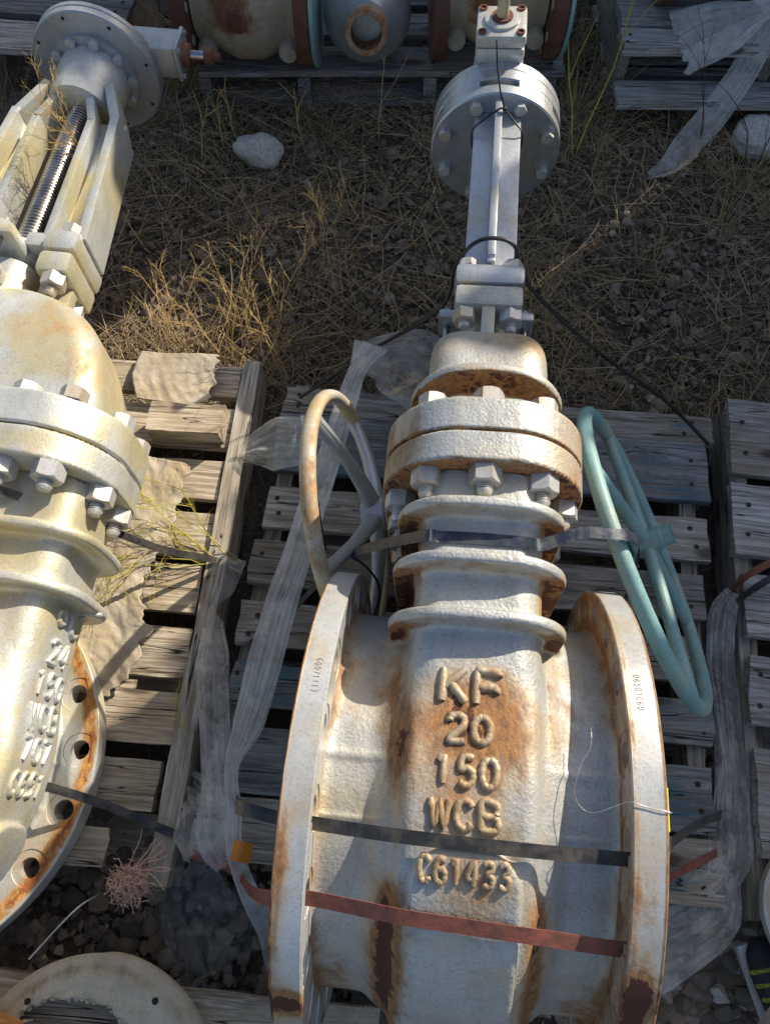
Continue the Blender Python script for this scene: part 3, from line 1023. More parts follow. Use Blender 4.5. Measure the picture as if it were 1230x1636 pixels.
        mb.lathe([(.07, 1.5), (.076, 1.523), (.098, 1.524), (.099, 1.535)], 72, AX_Y)
        mb.build('inner_ring', M['silver'], root, 30)
        for k in range(10):
            a = PI / 10 + k * PI / 5
            put_nut(root, .0885 * math.cos(a), 1.5235, .0885 * math.sin(a), False, .3 * k, .5, 'silver', False)
        mb = MB()
        mb.lathe([(.09, 1.5345), (.143, 1.535), (.146, 1.538), (.146, 1.553), (.144, 1.555), (.144, 1.557), (.146, 1.559), (.146, 1.570), (.138, 1.574), (.08, 1.60)], 96, AX_Y)
        mb.build('gear_plate', M['silver'], root, 30)
        for k in range(8):
            a = .25 + k * PI / 4
            mb = MB(); mb.lathe([(.0042, 0), (.0042, .0008)], 12, TR((.132 * math.cos(a), 1.535, .132 * math.sin(a))) @ AX_NY)
            mb.build('bolt_hole', M['black'], root)
        # input box and shaft toward +Z (to the right)
        mb = MB()
        mb.box((-.02, 1.600, .112), (.072, .075, .15), ch=.005)
        mb.build('gear_box', M['silver'], root)
        mb = MB(); mb.box((-.02, 1.600, .193), (.080, .084, .010), ch=.003)
        for sx in (-1, 1):
            for sy in (-1, 1):
                mb.lathe([(.006, 0), (.006, .006)], 6, TR((-.02 + sx * .031, 1.600 + sy * .033, .198)))
        mb.build('box_cover', M['silver'], root)
        mb = MB(); mb.lathe([(.026, .198), (.024, .214), (.015, .215)], 24, TR((-.02, 1.600, 0)))
        mb.build('shaft_seal', M['rustred'], root)
        mb = MB(); mb.lathe([(.011, .214), (.011, .262)], 20, TR((-.02, 1.600, 0)))
        mb.build('input_shaft', M['steel'], root)
        mb = MB(); mb.lathe([(.017, .250), (.018, .253), (.018, .268), (.009, .27), (.009, .285)], 20, TR((-.02, 1.600, 0)))
        mb.build('shaft_collar', M['rustred'], root)
    # text
    if not big:
        ml = 'letter'
        cast_text(root, F, 'KF', -.004, .095, .043, .044, .0054, ml)
        cast_text(root, F, '20', -.004, .046, .032, .032, .0046, ml)
        cast_text(root, F, '150', -.005, -.006, .033, .028, .0042, ml)
        cast_text(root, F, 'WCB', -.005, -.0545, .031, .031, .0043, ml)
        cast_text(root, F, 'C61433', -.002, -.115, .026, .0186, .0036, ml)
        # small stamped numbers on the two flange rims
        for s, word, ys in ((-1, '60071117', .135), (1, '06501060', .150)):
            mb = MB()
            for i, ch in enumerate(word):
                for st in GL[ch]:
                    pts = []
                    for p in st:
                        yy = ys - i * .0062 - p[0] * .0052; xx = s * .206 + (p[1] - .5) * .0085
                        pts.append((xx, yy, math.sqrt(.3493 ** 2 - yy * yy)))
                    mb.tube(pts, .00032, 4)
            mb.build('stamped_number', M['strap_steel'], root)
    else:
        ml = 'left'
        cast_text(root, F, 'OC', .0, .212, .042, .052, .0046, ml)
        cast_text(root, F, '24', .0, .158, .036, .040, .0038, ml)
        cast_text(root, F, '150', .0, .108, .035, .034, .0036, ml)
        cast_text(root, F, 'WCB', .0, .059, .035, .036, .0036, ml)
        cast_text(root, F, '707', .0, .012, .033, .034, .0036, ml)
        cast_text(root, F, 'C651', .0, -.036, .031, .028, .0034, ml)
    return root

main = gate_valve('gate_valve', C0, (0, ROLL, YAW), 1.0,
    'large silver gate valve on the centre pallet with rust stained raised lettering', 'valve', 'large gate valves lying on the pallets', False)
# left valve lies on one flange: local X -> -world Z, local Z -> +world X
LS = 1.15
mrot = Matrix(((0, 0, 1), (0, 1, 0), (-1, 0, 0)))
mrot = Matrix.Rotation(R(-6.6), 3, 'Z') @ mrot
left = gate_valve('gate_valve', (-.985, .155, .150 + .012 + .2285 * LS), mrot.to_euler(), LS,
    'bigger silver valve at the left edge with an open yoke and threaded stem', 'valve', 'large gate valves lying on the pallets', True)
bpy.context.view_layer.update()

# ------------------------------------------------------------------ pallets
BOARD_CACHE = {}
def board_mesh(L, W, T, seed, axis=0, rough=1.0):
    """plank along X (axis 0) or Y, uneven edges and chipped ends, centred"""
    rnd = random.Random(seed)
    nl, nw = 22, 3
    bm = bmesh.new()
    rows = []
    sd = rnd.uniform(0, 100)
    e0 = rnd.uniform(-.006, .010); e1 = rnd.uniform(-.010, .006)
    warp = rnd.uniform(-.0025, .0025); 
    def P(i, j, k):
        u = i / nl - .5; v = j / nw - .5
        x = u * L; y = v * W; z = (k - .5) * T
        if i == 0: x += e0 + .010 * mnoise.noise(Vector((sd, j * 1.7, k))) * rough
        if i == nl: x += e1 + .010 * mnoise.noise(Vector((sd + 9, j * 1.7, k))) * rough
        if j in (0, nw): y += (.0032 * mnoise.noise(Vector((x * 9, sd, j))) + .0022 * mnoise.noise(Vector((x * 38, sd, j + k * 3)))) * rough
        z += warp * (4 * u * u) + .0016 * mnoise.noise(Vector((x * 6, y * 14, sd))) * rough
        return (x, y, z) if axis == 0 else (y, x, z)
    top = [[bm.verts.new(P(i, j, 1)) for j in range(nw + 1)] for i in range(nl + 1)]
    bot = [[bm.verts.new(P(i, j, 0)) for j in range(nw + 1)] for i in range(nl + 1)]
    def q(a, b, c, d):
        f = (a, b, c, d) if axis == 0 else (d, c, b, a)
        bm.faces.new(f)
    for i in range(nl):
        for j in range(nw):
            q(top[i][j], top[i + 1][j], top[i + 1][j + 1], top[i][j + 1])
            q(bot[i][j + 1], bot[i + 1][j + 1], bot[i + 1][j], bot[i][j])
        q(top[i + 1][0], top[i][0], bot[i][0], bot[i + 1][0])
        q(top[i][nw], top[i + 1][nw], bot[i + 1][nw], bot[i][nw])
    for j in range(nw):
        q(top[0][j], top[0][j + 1], bot[0][j + 1], bot[0][j])
        q(top[nl][j + 1], top[nl][j], bot[nl][j], bot[nl][j + 1])
    ed = [e for e in bm.edges if len(e.link_faces) == 2 and e.calc_face_angle(0) > 1.0]
    bmesh.ops.bevel(bm, geom=ed, offset=min(.0028, T * .18), segments=1, affect='EDGES')
    me = bpy.data.meshes.new('board'); bm.to_mesh(me); bm.free()
    return finish(me, 28)
_n = MB().lathe([(.0060, 0), (.0060, .0008), (.003, .0014)], 9)
NAIL = _n.mesh('nail', 40)
def board(root, name, x0, x1, ya, yb, ztop, T, mat, seed, rz=0.0, axis=0, nails=(), tilt=0.0):
    L, W = (x1 - x0, yb - ya) if axis == 0 else (yb - ya, x1 - x0)
    o = link(name, board_mesh(L, W, T, seed, axis), M[mat] if isinstance(mat, str) else mat, root,
             ((x0 + x1) / 2, (ya + yb) / 2, ztop - T / 2), (0, tilt, rz))
    rnd = random.Random(seed * 7 + 1)
    for (nxp, cnt) in nails:
        for k in range(cnt):
            lx = nxp - (x0 + x1) / 2 + rnd.uniform(-.012, .012)
            ly = W * ((k + .5) / cnt - .5) * .8 + rnd.uniform(-.006, .006)
            link('nail', NAIL, M['nail'], o, (lx, ly, T / 2 + .0004))
    return o
PAL = 'pallets set out on the ground'
def pallet(origin, yaw, boards, stringers, label, z=.14, T=.021, mats=('wood_c',), smat='wood_ry', bottom=True, x0=0, x1=1.06, depth=1.15, seed=1, sh=.095, skew=0.0):
    root = empty('wooden_pallet', (origin[0], origin[1], 0), (0, 0, yaw), label, 'pallet', PAL)
    for i, b in enumerate(boards):
        v0, v1 = b[0], b[1]
        xa = x0 + (b[2] if len(b) > 2 else 0); xb = x1 + (b[3] if len(b) > 3 else 0)
        mt = b[4] if len(b) > 4 else mats[i % len(mats)]
        xa += random.Random(seed + i).uniform(-.012, .012); xb += random.Random(seed + i + 50).uniform(-.010, .010)
        board(root, 'deck_board', xa, xb, -v1, -v0, z + random.Random(i * 3 + seed).uniform(-.003, .003), T, mt, seed * 100 + i, skew,
              nails=[(s, 2) for s in stringers if xa + .02 < s < xb - .02])
    for j, s in enumerate(stringers):
        board(root, 'stringer', s - .02, s + .02, -depth, 0, z - T - .004, sh, smat, seed * 100 + 60 + j, 0, axis=1)
    if bottom:
        for j, v in enumerate((.02, depth * .32, depth * .62, depth - .12)):
            board(root, 'bottom_board', x0, x1, -v - .1, -v, max(z - T - .004 - sh - .002, .018), .018, mats[-1], seed * 100 + 80 + j)
    return root
cpal = pallet((-.245, 1.115), R(-7.5), [(0, .078, 0, .02, 'wood_c'), (.081, .245, -.01, .02, 'wood_cb'), (.292, .40, 0, 0, 'wood_c'), (.437, .545, .0, .0, 'wood_c'), (.588, .69, 0, -.01, 'wood_c'),
      (.730, .825, 0, 0, 'wood_cb'), (.868, 1.0, 0, 0, 'wood_cb'), (1.008, 1.13, 0, 0, 'wood_c')], (.03, .53, 1.03),
      'grey weathered pallet with faded blue paint under the centre valve', x1=1.06, depth=1.15, seed=4, skew=R(2.6))
lpal = pallet((-.375, 1.150), R(-4.6), [(0, .094), (.13, .245), (.285, .39), (.425, .537), (.56, .675), (.712, .824), (.856, .966), (1.0, 1.10, 0, .0), (1.135, 1.21, 0, -.08)], (-1.1, -.55),
      'sunlit brown grey pallet with a rough side rail under the left valve', x0=-1.15, x1=.0, mats=('wood_l',), smat='wood_ly', depth=1.22, seed=9)
o = board(lpal, 'side_rail', .002, .046, -1.23, .012, .152, .115, 'wood_ly', 951, 0, axis=1)
rpal = pallet((.885, 1.040), R(-8), [(0, .215), (.245, .43), (.478, .625), (.672, .82), (.868, 1.08)], (.02, .55, 1.0),
      'silver grey pallet cut off by the right edge of the photo', x0=.0, x1=1.05, mats=('wood_r',), smat='wood_ry', depth=1.2, seed=13, z=.165, sh=.105)
tpal = pallet((-.63, 2.93), R(0), [(0, .12), (.16, .28), (.33, .44), (.50, .62, .0, .0)], (.03, .36, .78, 1.18),
      'dark pallet at the top centre carrying three old valves', x1=1.21, mats=('wood_t',), smat='wood_t', depth=.62, seed=17, z=.15, sh=.10)
upal = pallet((.76, 3.0), R(-1), [(0, .2), (.24, .40), (.42, .60, .0, .0), (.61, .705, 0, 0)], (.03, .5, 1.0),
      'stacked pallet in the top right corner holding a wrapped valve', x1=1.1, mats=('wood_r',), smat='wood_ry', depth=.68, seed=21, z=.24, T=.03, sh=.13)
board(upal, 'base_board', 0, 1.1, -.80, -.69, .12, .022, 'wood_r', 2199)
board(upal, 'base_board', 0, 1.1, -.72, -.60, .075, .022, 'wood_t', 2198)
xpal = pallet((-1.75, 3.05), R(-6), [(0, .16), (.2, .34), (.38, .52), (.56, .70)], (.03, .5, .93),
      'dark pallet stack behind the left valve in the top left corner', x1=.96, mats=('wood_t', 'wood_c'), smat='wood_t', depth=.72, seed=25, z=.24, sh=.19)
bpal = pallet((-.97, -.20), R(-5), [(0, .105), (.14, .25), (.29, .42), (.46, .6)], (.03, .5, .93),
      'pale pallet along the bottom edge under the fibre disc', x1=.97, mats=('wood_l', 'wood_r'), smat='wood_t', depth=.7, seed=29, z=.155, sh=.11)
# loose block on the left pallet
o = board(empty('timber_block', (-.47, .955, .146), (0, 0, R(-4)), 'short square timber offcut poking out from under the left valve', 'timber'), 'block', -.11, .07, -.04, .04, .06, .06, 'wood_l', 555)
# ------------------------------------------------------------------ unseen objects added outside the frame to throw the shade
HD = Vector((SUN.x, SUN.y, 0)).normalized(); ND = Vector((HD.y, -HD.x, 0))
TE = SUN.z / math.hypot(SUN.x, SUN.y)
def shade_box(kind, u0, u1, D, V, depth, label, cat, base=0.0, mat='corrug'):
    """box whose shade edge height is V at the reference line; returns its top"""
    top = V + TE * D
    c = HD * (D + depth / 2) + ND * ((u0 + u1) / 2)
    rz = math.atan2(ND.y, ND.x)
    root = empty(kind, (c.x, c.y, base), (0, 0, rz), label, cat)
    h = top - base; w = u1 - u0
    if kind == 'shade_container':
        mb = MB(); mb.box((0, 0, h / 2), (w - .06, depth - .06, h - .12))
        n = int(w / .14)
        for i in range(n):
            x = -w / 2 + .07 + i * .14
            for s in (-1, 1): mb.box((x, s * (depth / 2 - .02), h / 2), (.07, .03, h - .2), ch=.008)
        mb.build('corrugated_wall', M[mat], root)
        mb = MB()
        for sx in (-1, 1):
            for sy in (-1, 1): mb.box((sx * (w / 2 - .05), sy * (depth / 2 - .05), h / 2), (.1, .1, h), ch=.01)
        for z in (.07, h - .06):
            for s in (-1, 1): mb.box((0, s * (depth / 2 - .05), z), (w, .11, .12), ch=.01)
        mb.build('corner_frame', M[mat], root)
    else:
        n = max(2, int(h / .12))
        for i in range(n):
            z = h * (i + .5) / n
            mb = MB()
            for s in (-1, 1): mb.box((0, s * (depth / 2 - .01), z), (w, .02, h / n - .004), ch=.003)
            for s in (-1, 1): mb.box((s * (w / 2 - .01), 0, z), (.02, depth - .045, h / n - .004), ch=.003)
            if i == n - 1: mb.box((0, 0, z), (w - .045, depth - .045, h / n - .01))
            mb.build('slat', M['cardboard'], root)
    return top
t1 = shade_box('shade_container', -.82, 6.0, 4.3, .02, 2.4, 'unseen dark green container added beyond the right edge to cast shade', 'container')  # unseen blocker, added to keep sun off the right-hand decks
t2 = shade_box('shade_container', -8.0, -1.56, 4.3, .13, 2.4, 'second unseen dark green container added behind the far pallets to cast shade', 'container')  # unseen blocker, added to darken the far ground
shade_box('shade_crate', -1.55, -.83, 4.6, -.32, .9, 'unseen tall slatted crate added between the two containers to shape their shade', 'crate')  # unseen, added low so sun still reaches the left pallet
shade_box('shade_crate', -.62, -.26, 4.6, .22, .5, 'unseen small slatted crate added at the left end of the container roof to cast shade', 'crate', t1)  # unseen, added to lift the shade edge over the bonnet
shade_box('shade_crate', -.245, .02, 4.6, .25, .5, 'unseen low slatted crate added between two others on the container roof to cast shade', 'crate', t1)  # unseen, added to step the shade edge beside the neck
shade_box('shade_crate', .07, 2.2, 4.6, .47, .6, 'unseen long slatted crate added at the right of the container roof to cast shade', 'crate', t1)  # unseen, added to keep the turquoise wheel out of the sun

sg = HD * 4.7 + ND * -.48  # unseen board, invented to shade the bonnet dome
sroot = empty('shade_board', (sg.x, sg.y, t1), (0, 0, math.atan2(ND.y, ND.x)), 'unseen plain board on two posts added on the container roof to shade the bonnet', 'shade board')
mb = MB(); mb.box((0, 0, .328 + TE * 4.7 - t1), (.18, .02, .115)); mb.build('board', M['cardboard'], sroot)
for sx in (-.07, .07):
    mb = MB(); mb.box((sx, .022, (.33 + TE * 4.7 - t1) / 2), (.012, .02, .33 + TE * 4.7 - t1)); mb.build('post', M['corrug'], sroot)

# ------------------------------------------------------------------ handwheels
def ring_pts(c, a, b, rad, n=72):
    return [c + (a * math.cos(2 * PI * i / n) + b * math.sin(2 * PI * i / n)) * rad for i in range(n)]
def handwheel_grey():
    c = Vector((-.070, .602, .402))
    nrm = Vector((math.cos(R(15)), .03, math.sin(R(15)))).normalized()
    a = Vector((0, 1, .05)); a = (a - nrm * a.dot(nrm)).normalized(); b = nrm.cross(a)
    root = empty('handwheel', (c.x, c.y, .15), (0, 0, 0), 'grey cast handwheel with yellow rusty rim leaning against the left side of the centre valve', 'handwheel', 'handwheels resting beside the centre valve')
    off = Vector((c.x, c.y, .15)); c = c - off
    Rr = .248
    mb = MB(); mb.tube(ring_pts(c, a, b, Rr, 96), .0122, 14, closed=True, flat=1.25, up=tuple(nrm))
    me = mb.mesh('rim', 60)
    n = len(me.vertices)
    at = me.attributes.new('rust', 'FLOAT', 'POINT')
    vals = []
    for v in me.vertices:
        d = (v.co - c); vals.append(.12 + .22 * max(0, d.dot(b) * -4 if b.z < 0 else d.dot(b) * 4))
    at.data.foreach_set('value', vals)
    link('rim', me, M['wheel'], root)
    hub = c + nrm * .055
    mb = MB(); q = nrm.to_track_quat('Z', 'Y').to_matrix().to_4x4()
    mb.lathe([(.024, -.028), (.033, -.024), (.035, .02), (.028, .028), (.014, .028), (.014, -.02)], 32, Matrix.Translation(hub) @ q)
    mb.build('hub', M['yoke'], root)
    for k in range(5):
        an = R(62) + k * 2 * PI / 5
        e = c + (a * math.cos(an) + b * math.sin(an)) * (Rr - .006)
        d = (e - hub)
        pts = [hub + d * t + nrm * (.012 * math.sin(PI * t)) for t in (.08, .3, .55, .8, 1)]
        mb = MB(); mb.tube(pts, [.020, .016, .0135, .013, .015], 10, flat=.7)
        mb.tube([p + nrm * .008 for p in pts], [.007, .006, .005, .005, .005], 6)
        mb.build('spoke', M['silver'], root, 50)
handwheel_grey()
def handwheel_teal():
    T = Vector((.38, .739, .572)); B = Vector((.635, .279, .291))
    c = (T + B) / 2; ch = (B - T); Rr = ch.length / 2; a = ch.normalized()
    view = (c - Vector((0, 0, 1.78))).normalized()
    w0 = (view - a * view.dot(a)).normalized(); n0 = w0.cross(a)
    ph = R(7)
    sgn = 1 if n0.x > 0 else -1
    b = (w0 * math.cos(ph) + n0 * sgn * math.sin(ph)).normalized()     # away from the camera = toward +x
    nrm = a.cross(b).normalized()
    if nrm.x > 0: nrm = -nrm
    root = empty('handwheel', (c.x, c.y, .15), (0, 0, 0), 'turquoise tubular handwheel with chipped paint leaning on the right side of the centre valve', 'handwheel', 'handwheels resting beside the centre valve')
    c = c - Vector(root.location)
    rt = .0138
    mb = MB(); mb.tube(ring_pts(c, a, b, Rr, 96), rt, 14, closed=True)
    mb.build('rim', M['teal'], root, 60)
    hub = c + nrm * -.01 + a * -.025
    q = nrm.to_track_quat('Z', 'Y').to_matrix().to_4x4()
    mb = MB(); mb.lathe([(.016, -.035), (.022, -.03), (.022, .025), (.016, .03)], 28, Matrix.Translation(hub) @ q)
    mb.build('hub', M['teal'], root)
    mb = MB(); mb.box((0, 0, .0), (.07, .07, .006), Matrix.Translation(hub + nrm * .035) @ q, ch=.002)
    mb.lathe([(.02, .0), (.02, .03), (.012, .03), (.012, .0)], 24, Matrix.Translation(hub + nrm * -.05) @ q, cap=False)
    mb.build('hub_plate', M['teal'], root)
    for k in range(4):
        an = R(38) + k * PI / 2 + (R(8) if k % 2 else 0)
        e = c + (a * math.cos(an) + b * math.sin(an)) * (Rr - .004)
        mb = MB(); mb.tube([hub, hub + (e - hub) * .5, e], [.0125, .012, .0115], 12)
        mb.build('spoke', M['teal'], root, 50)
handwheel_teal()

# ------------------------------------------------------------------ straps, ties, wires
def ribbon(pts, width, side, th=.0009, n=6):
    """flat band along pts; side(vector) = direction of its width"""
    P = spline(pts, n)
    S = spline(side, n) if isinstance(side, list) else [Vector(side)] * len(P)
    mb = MB(); vs = []; fs = []
    for i, p in enumerate(P):
        t = (P[min(i + 1, len(P) - 1)] - P[max(i - 1, 0)]).normalized()
        s = S[i] - t * S[i].dot(t); s.normalize(); u = s.cross(t).normalized()
        for (q, w) in ((-1, 1), (1, 1), (1, -1), (-1, -1)):
            vs.append(p + s * q * width / 2 + u * w * th / 2)
    for i in range(len(P) - 1):
        for k in range(4):
            kk = (k + 1) % 4
            fs.append((i * 4 + k, i * 4 + kk, i * 4 + 4 + kk, i * 4 + 4 + k))
    m = len(P) - 1
    fs += [(3, 2, 1, 0), (m * 4, m * 4 + 1, m * 4 + 2, m * 4 + 3)]
    mb.add(vs, fs)
    return mb
MW = main.matrix_world
def W(x, y, z): return MW @ Vector((x, y, z))
def strap(name, pts, width, side, mat, label, group='straps tying the valves to the pallets', th=.0009):
    o = ribbon(pts, width, side, th).build(name, M[mat], None, 30)
    return tag(o, label, 'strap', group)
sy = (W(0, 1, .21) - W(0, 0, 0)); sy3 = (W(0, .886, .467) - W(0, 0, 0)); sy1 = (W(0, 1, 0) - W(0, 0, 0))
strap('steel_strap', [Vector((-.335, .10, .165)), Vector((-.24, .05, .40)), W(-.30, -.055, .26), W(-.235, -.064, .300), W(-.19, -.066, .310), W(-.09, -.070, .3285), W(0, -.071, .3345), W(.09, -.071, .3285), W(.19, -.069, .309), W(.235, -.067, .300), Vector((.42, .0, .60)), Vector((.58, .03, .30)), Vector((.68, .05, .165))],
      .0165, sy, 'strap_dark', 'dark upper steel strap across the valve body just under the lettering')
strap('steel_strap', [Vector((-.395, -.02, .158)), Vector((-.30, -.05, .17)), Vector((-.24, -.08, .30)), W(-.235, -.156, .268), W(-.19, -.150, .280), W(-.10, -.155, .298), W(-.066, -.157, .3035), W(0, -.159, .3035), W(.066, -.161, .3025), W(.10, -.162, .296), W(.19, -.166, .272), W(.235, -.158, .266), Vector((.50, -.08, .25)), Vector((.66, -.02, .16))],
      .0195, sy3, 'strap_red', 'rusty red lower steel strap across the valve body below the casting number')
strap('steel_strap', [Vector((-.30, .40, .16)), Vector((-.20, .44, .27)), Vector((-.10, .475, .45)), Vector((-.04, .47, .56)), W(-.088, .324, .312), W(-.06, .324, .3165), W(0, .324, .3195), W(.06, .324, .3165), W(.086, .324, .3145), Vector((.296, .425, .748)), Vector((.345, .434, .722)), Vector((.384, .436, .706)), Vector((.412, .432, .66)), Vector((.45, .42, .46)), Vector((.49, .38, .16))],
      .018, sy1, 'strap_blue', 'blue black strap over the ribbed neck running out to both handwheels')
def cord(name, pts, r, mat, label, cat='cord', group=None, n=8):
    mb = MB(); mb.tube(spline(pts, n), r, 6)
    o = mb.build(name, M[mat], None, 60)
    return tag(o, label, cat, group)
cord('plastic_strap', [Vector((-.22, 1.05, .15)), Vector((-.03, 1.09, .30)), W(-.10, .99, .0), W(-.072, 1.025, .09), W(-.04, 1.03, .15), W(.0, 1.035, .165), W(.045, 1.03, .15), W(.07, 1.0, .09), Vector((.46, 1.0, .43)), Vector((.66, .965, .28)), Vector((.815, .915, .145))], .0042, 'black', 'black twisted strap looped over the centre yoke foot and tied to both pallet corners', 'strap')
# cable tie round the yoke arm with a long tail
mb = MB()
mb.tube(spline([W(-.054, 1.40, .07), W(-.056, 1.405, .112), W(-.03, 1.423, .128), W(0, 1.432, .147), W(.012, 1.43, .149)], 6), .0022, 6)
mb.tube(spline([W(.012, 1.43, .149), W(.035, 1.418, .128), W(.056, 1.40, .112), W(.055, 1.395, .07)], 6), .0022, 6)
tie = mb.build('loop', M['black'], None, 60)
rt = empty('cable_tie', (0, 0, 0), (0, 0, 0), 'black cable tie round the centre yoke arm with its tail sticking up', 'cable tie', 'cable ties')
tie.parent = rt
mb = MB(); mb.tube([W(.012, 1.43, .149), W(.0, 1.44, .18), W(-.012, 1.45, .235), W(-.018, 1.465, .28)], [.0022, .002, .002, .0015], 6); mb.build('tail', M['black'], rt, 60)
mb = MB(); mb.box(tuple(W(.012, 1.43, .15)), (.009, .009, .008), ch=.002); mb.build('buckle', M['black'], rt)
rt = empty('cable_tie', (0, 0, 0), (0, 0, 0), 'black cable tie on the grey handwheel spoke with an upright tail', 'cable tie', 'cable ties')
mb = MB(); mb.tube(spline([Vector((-.135, .535, .40)), Vector((-.09, .50, .47)), Vector((-.04, .475, .47)), Vector((-.01, .44, .42)), Vector((-.03, .40, .30))], 6), .0024, 6); mb.build('loop', M['black'], rt, 60)
mb = MB(); mb.tube([Vector((-.115, .515, .44)), Vector((-.122, .555, .50)), Vector((-.128, .60, .54))], [.0026, .0022, .0018], 6); mb.build('tail', M['black'], rt, 60)
# left valve straps
strap('plastic_strap', [Vector((-1.25, .66, .52)), Vector((-.95, .625, .665)), Vector((-.80, .60, .63)), Vector((-.62, .585, .46)), Vector((-.50, .59, .26)), Vector((-.40, .598, .165)), Vector((-.35, .585, .12))], .016, Vector((.15, 1, .25)), 'strap_dark', 'dark upper strap over the ribs of the left valve down to the side rail', th=.0016)
strap('plastic_strap', [Vector((-1.2, .16, .60)), Vector((-.86, .135, .52)), Vector((-.70, .11, .36)), Vector((-.56, .07, .235)), Vector((-.44, .02, .165)), Vector((-.39, .0, .13)), Vector((-.375, -.01, .06))], .017, Vector((.15, 1, .3)), 'strap_dark', 'dark lower strap over the bolt flange of the left valve down to the side rail', th=.0016)
for dz in (0, .035):
    strap('steel_strap', [Vector((.800, .52 - dz, .05)), Vector((.803, .535 - dz, .16)), Vector((.84, .56 - dz, .215)), Vector((.95, .60 - dz * .6, .245)), Vector((1.15, .66 - dz * .4, .30))], .017, Vector((.2, 1, 0)), 'strap_red' if dz == 0 else 'strap_dark',
          ('rusty brown strap coming down over the edge of the right pallet' if dz == 0 else 'black strap just below the rusty one on the right pallet edge'))
# loose wire loop and yellow tag on the right flange
o = cord('steel_wire', [W(.150, .08, .305), W(.148, .055, .31), W(.135, .03, .31), W(.128, -.005, .312), W(.145, -.022, .315), W(.172, -.013, .335), W(.184, -.008, .351), W(.205, -.012, .3512), W(.2305, -.015, .350), W(.2325, -.015, .335)], .0007, 'wire', 'thin loose wire looped over the rim of the right flange', 'wire')
rt = empty('paper_tag', tuple(W(.236, .0, .30)), (0, 0, YAW), 'yellow tag hanging on the outside of the right flange', 'tag')
mb = MB(); mb.box((-.001, -.01, -.002), (.003, .05, .045), ch=.001); mb.build('sheet', M['yellow'], rt)

# ------------------------------------------------------------------ plastic film
def film(name, pts, widths, side, mat, label, folds=7, amp=.02, seed=0, group='loose plastic wrapping', n=10, sub=4, ragged=.0):
    rnd = random.Random(seed)
    P = spline(pts, n); m = len(P)
    S = spline(side, n) if isinstance(side, list) else [Vector(side)] * m
    wi = [Vector((w, 0, 0)) for w in widths]; WI = [v.x for v in spline(wi, n)]
    ph = [rnd.uniform(-1, 1) for _ in range(folds + 1)]
    folds = max(3, int(folds * .8)); sub = 12; K = folds * sub
    vs = []; fs = []
    for i, p in enumerate(P):
        t = (P[min(i + 1, m - 1)] - P[max(i - 1, 0)]).normalized()
        s = S[min(i, len(S) - 1)]; s = s - t * s.dot(t); s.normalize(); u = s.cross(t).normalized()
        if u.z < 0: u = -u
        for j in range(K + 1):
            q = j / K
            wq = q + .03 * mnoise.noise(Vector((q * 3, i * .09, seed + 30)))
            nz = mnoise.noise(Vector((wq * folds * 1.5, i * .035, seed * 3.7))) * 1.1 + .55 * (1 - 2 * abs(mnoise.noise(Vector((wq * folds * 2.3 + i * .02, i * .06, seed))))) + .28 * mnoise.noise(Vector((q * 3.5, i * .22, seed + 6)))
            zz = nz
            lat = (q - .5) * WI[i] + .07 * WI[i] * mnoise.noise(Vector((q * 2, i * .12, seed + 9)))
            e = ragged * mnoise.noise(Vector((q * 9, 0, seed + 4))) if i in (0, m - 1) else 0
            vs.append(p + s * lat + u * (amp * zz * (.4 + .6 * min(1, WI[i] / .1))) + t * e)
    for i in range(m - 1):
        for j in range(K):
            a = i * (K + 1) + j
            fs.append((a, a + 1, a + K + 2, a + K + 1))
    mb = MB(); mb.add(vs, fs)
    o = mb.build(name, M[mat], None, 180)
    return tag(o, label, 'plastic film', group)
V = Vector
film('plastic_film', [V((-.03, 1.09, .32)), V((-.06, 1.02, .33)), V((-.086, .93, .33)), V((-.125, .76, .345)), V((-.165, .60, .35)), V((-.205, .45, .345)), V((-.235, .33, .33)), V((-.262, .21, .315)), V((-.290, .13, .30)), V((-.285, .05, .27)), V((-.283, -.02, .235)), V((-.262, -.09, .17)), V((-.225, -.16, .10)), V((-.20, -.22, .06))],
     [.09, .045, .048, .056, .060, .066, .068, .058, .028, .030, .032, .04, .06, .08], V((1, .25, 0)), 'film_dull', 'long twisted strand of cloudy plastic wrap running down left of the centre valve', 6, .009, 1)
film('plastic_film', [V((-.09, 1.09, .22)), V((-.02, 1.10, .25)), V((.06, 1.06, .27)), V((.15, 1.02, .24)), V((.19, .99, .2))], [.02, .12, .19, .20, .12], V((0, 1, .35)), 'film', 'pale sheet of plastic film bunched behind the centre bonnet', 6, .014, 2)
film('plastic_film', [V((-.345, .88, .165)), V((-.27, .885, .19)), V((-.20, .875, .22)), V((-.13, .88, .20))], [.05, .13, .12, .08], V((0, 1, .2)), 'film', 'small torn sheet of film on the upper left of the centre pallet', 5, .018, 3, ragged=.03)
film('plastic_film', [V((-.383, .435, .17)), V((-.370, .36, .20)), V((-.357, .28, .22)), V((-.34, .18, .23)), V((-.327, .08, .23)), V((-.325, .0, .21)), V((-.30, -.04, .2))], [.05, .072, .066, .060, .065, .075, .05], V((1, .1, 0)), 'film', 'flattened tube of plastic film hanging over the left edge of the centre pallet', 5, .010, 4, ragged=.02)
film('plastic_film', [V((-.352, .60, .17)), V((-.37, .53, .17)), V((-.39, .48, .165)), V((-.375, .43, .18))], [.07, .06, .015, .05], V((1, .2, 0)), 'film_clear', 'thin clear scrap of film pinched on the left edge of the pallet', 4, .010, 5)
film('plastic_film', [V((-.43, .12, .10)), V((-.39, .08, .15)), V((-.36, .03, .17)), V((-.34, -.01, .17))], [.05, .10, .13, .11], V((.6, 1, 0)), 'film', 'crumpled clear bag beside the lower left pallet corner', 7, .022, 6, ragged=.03)
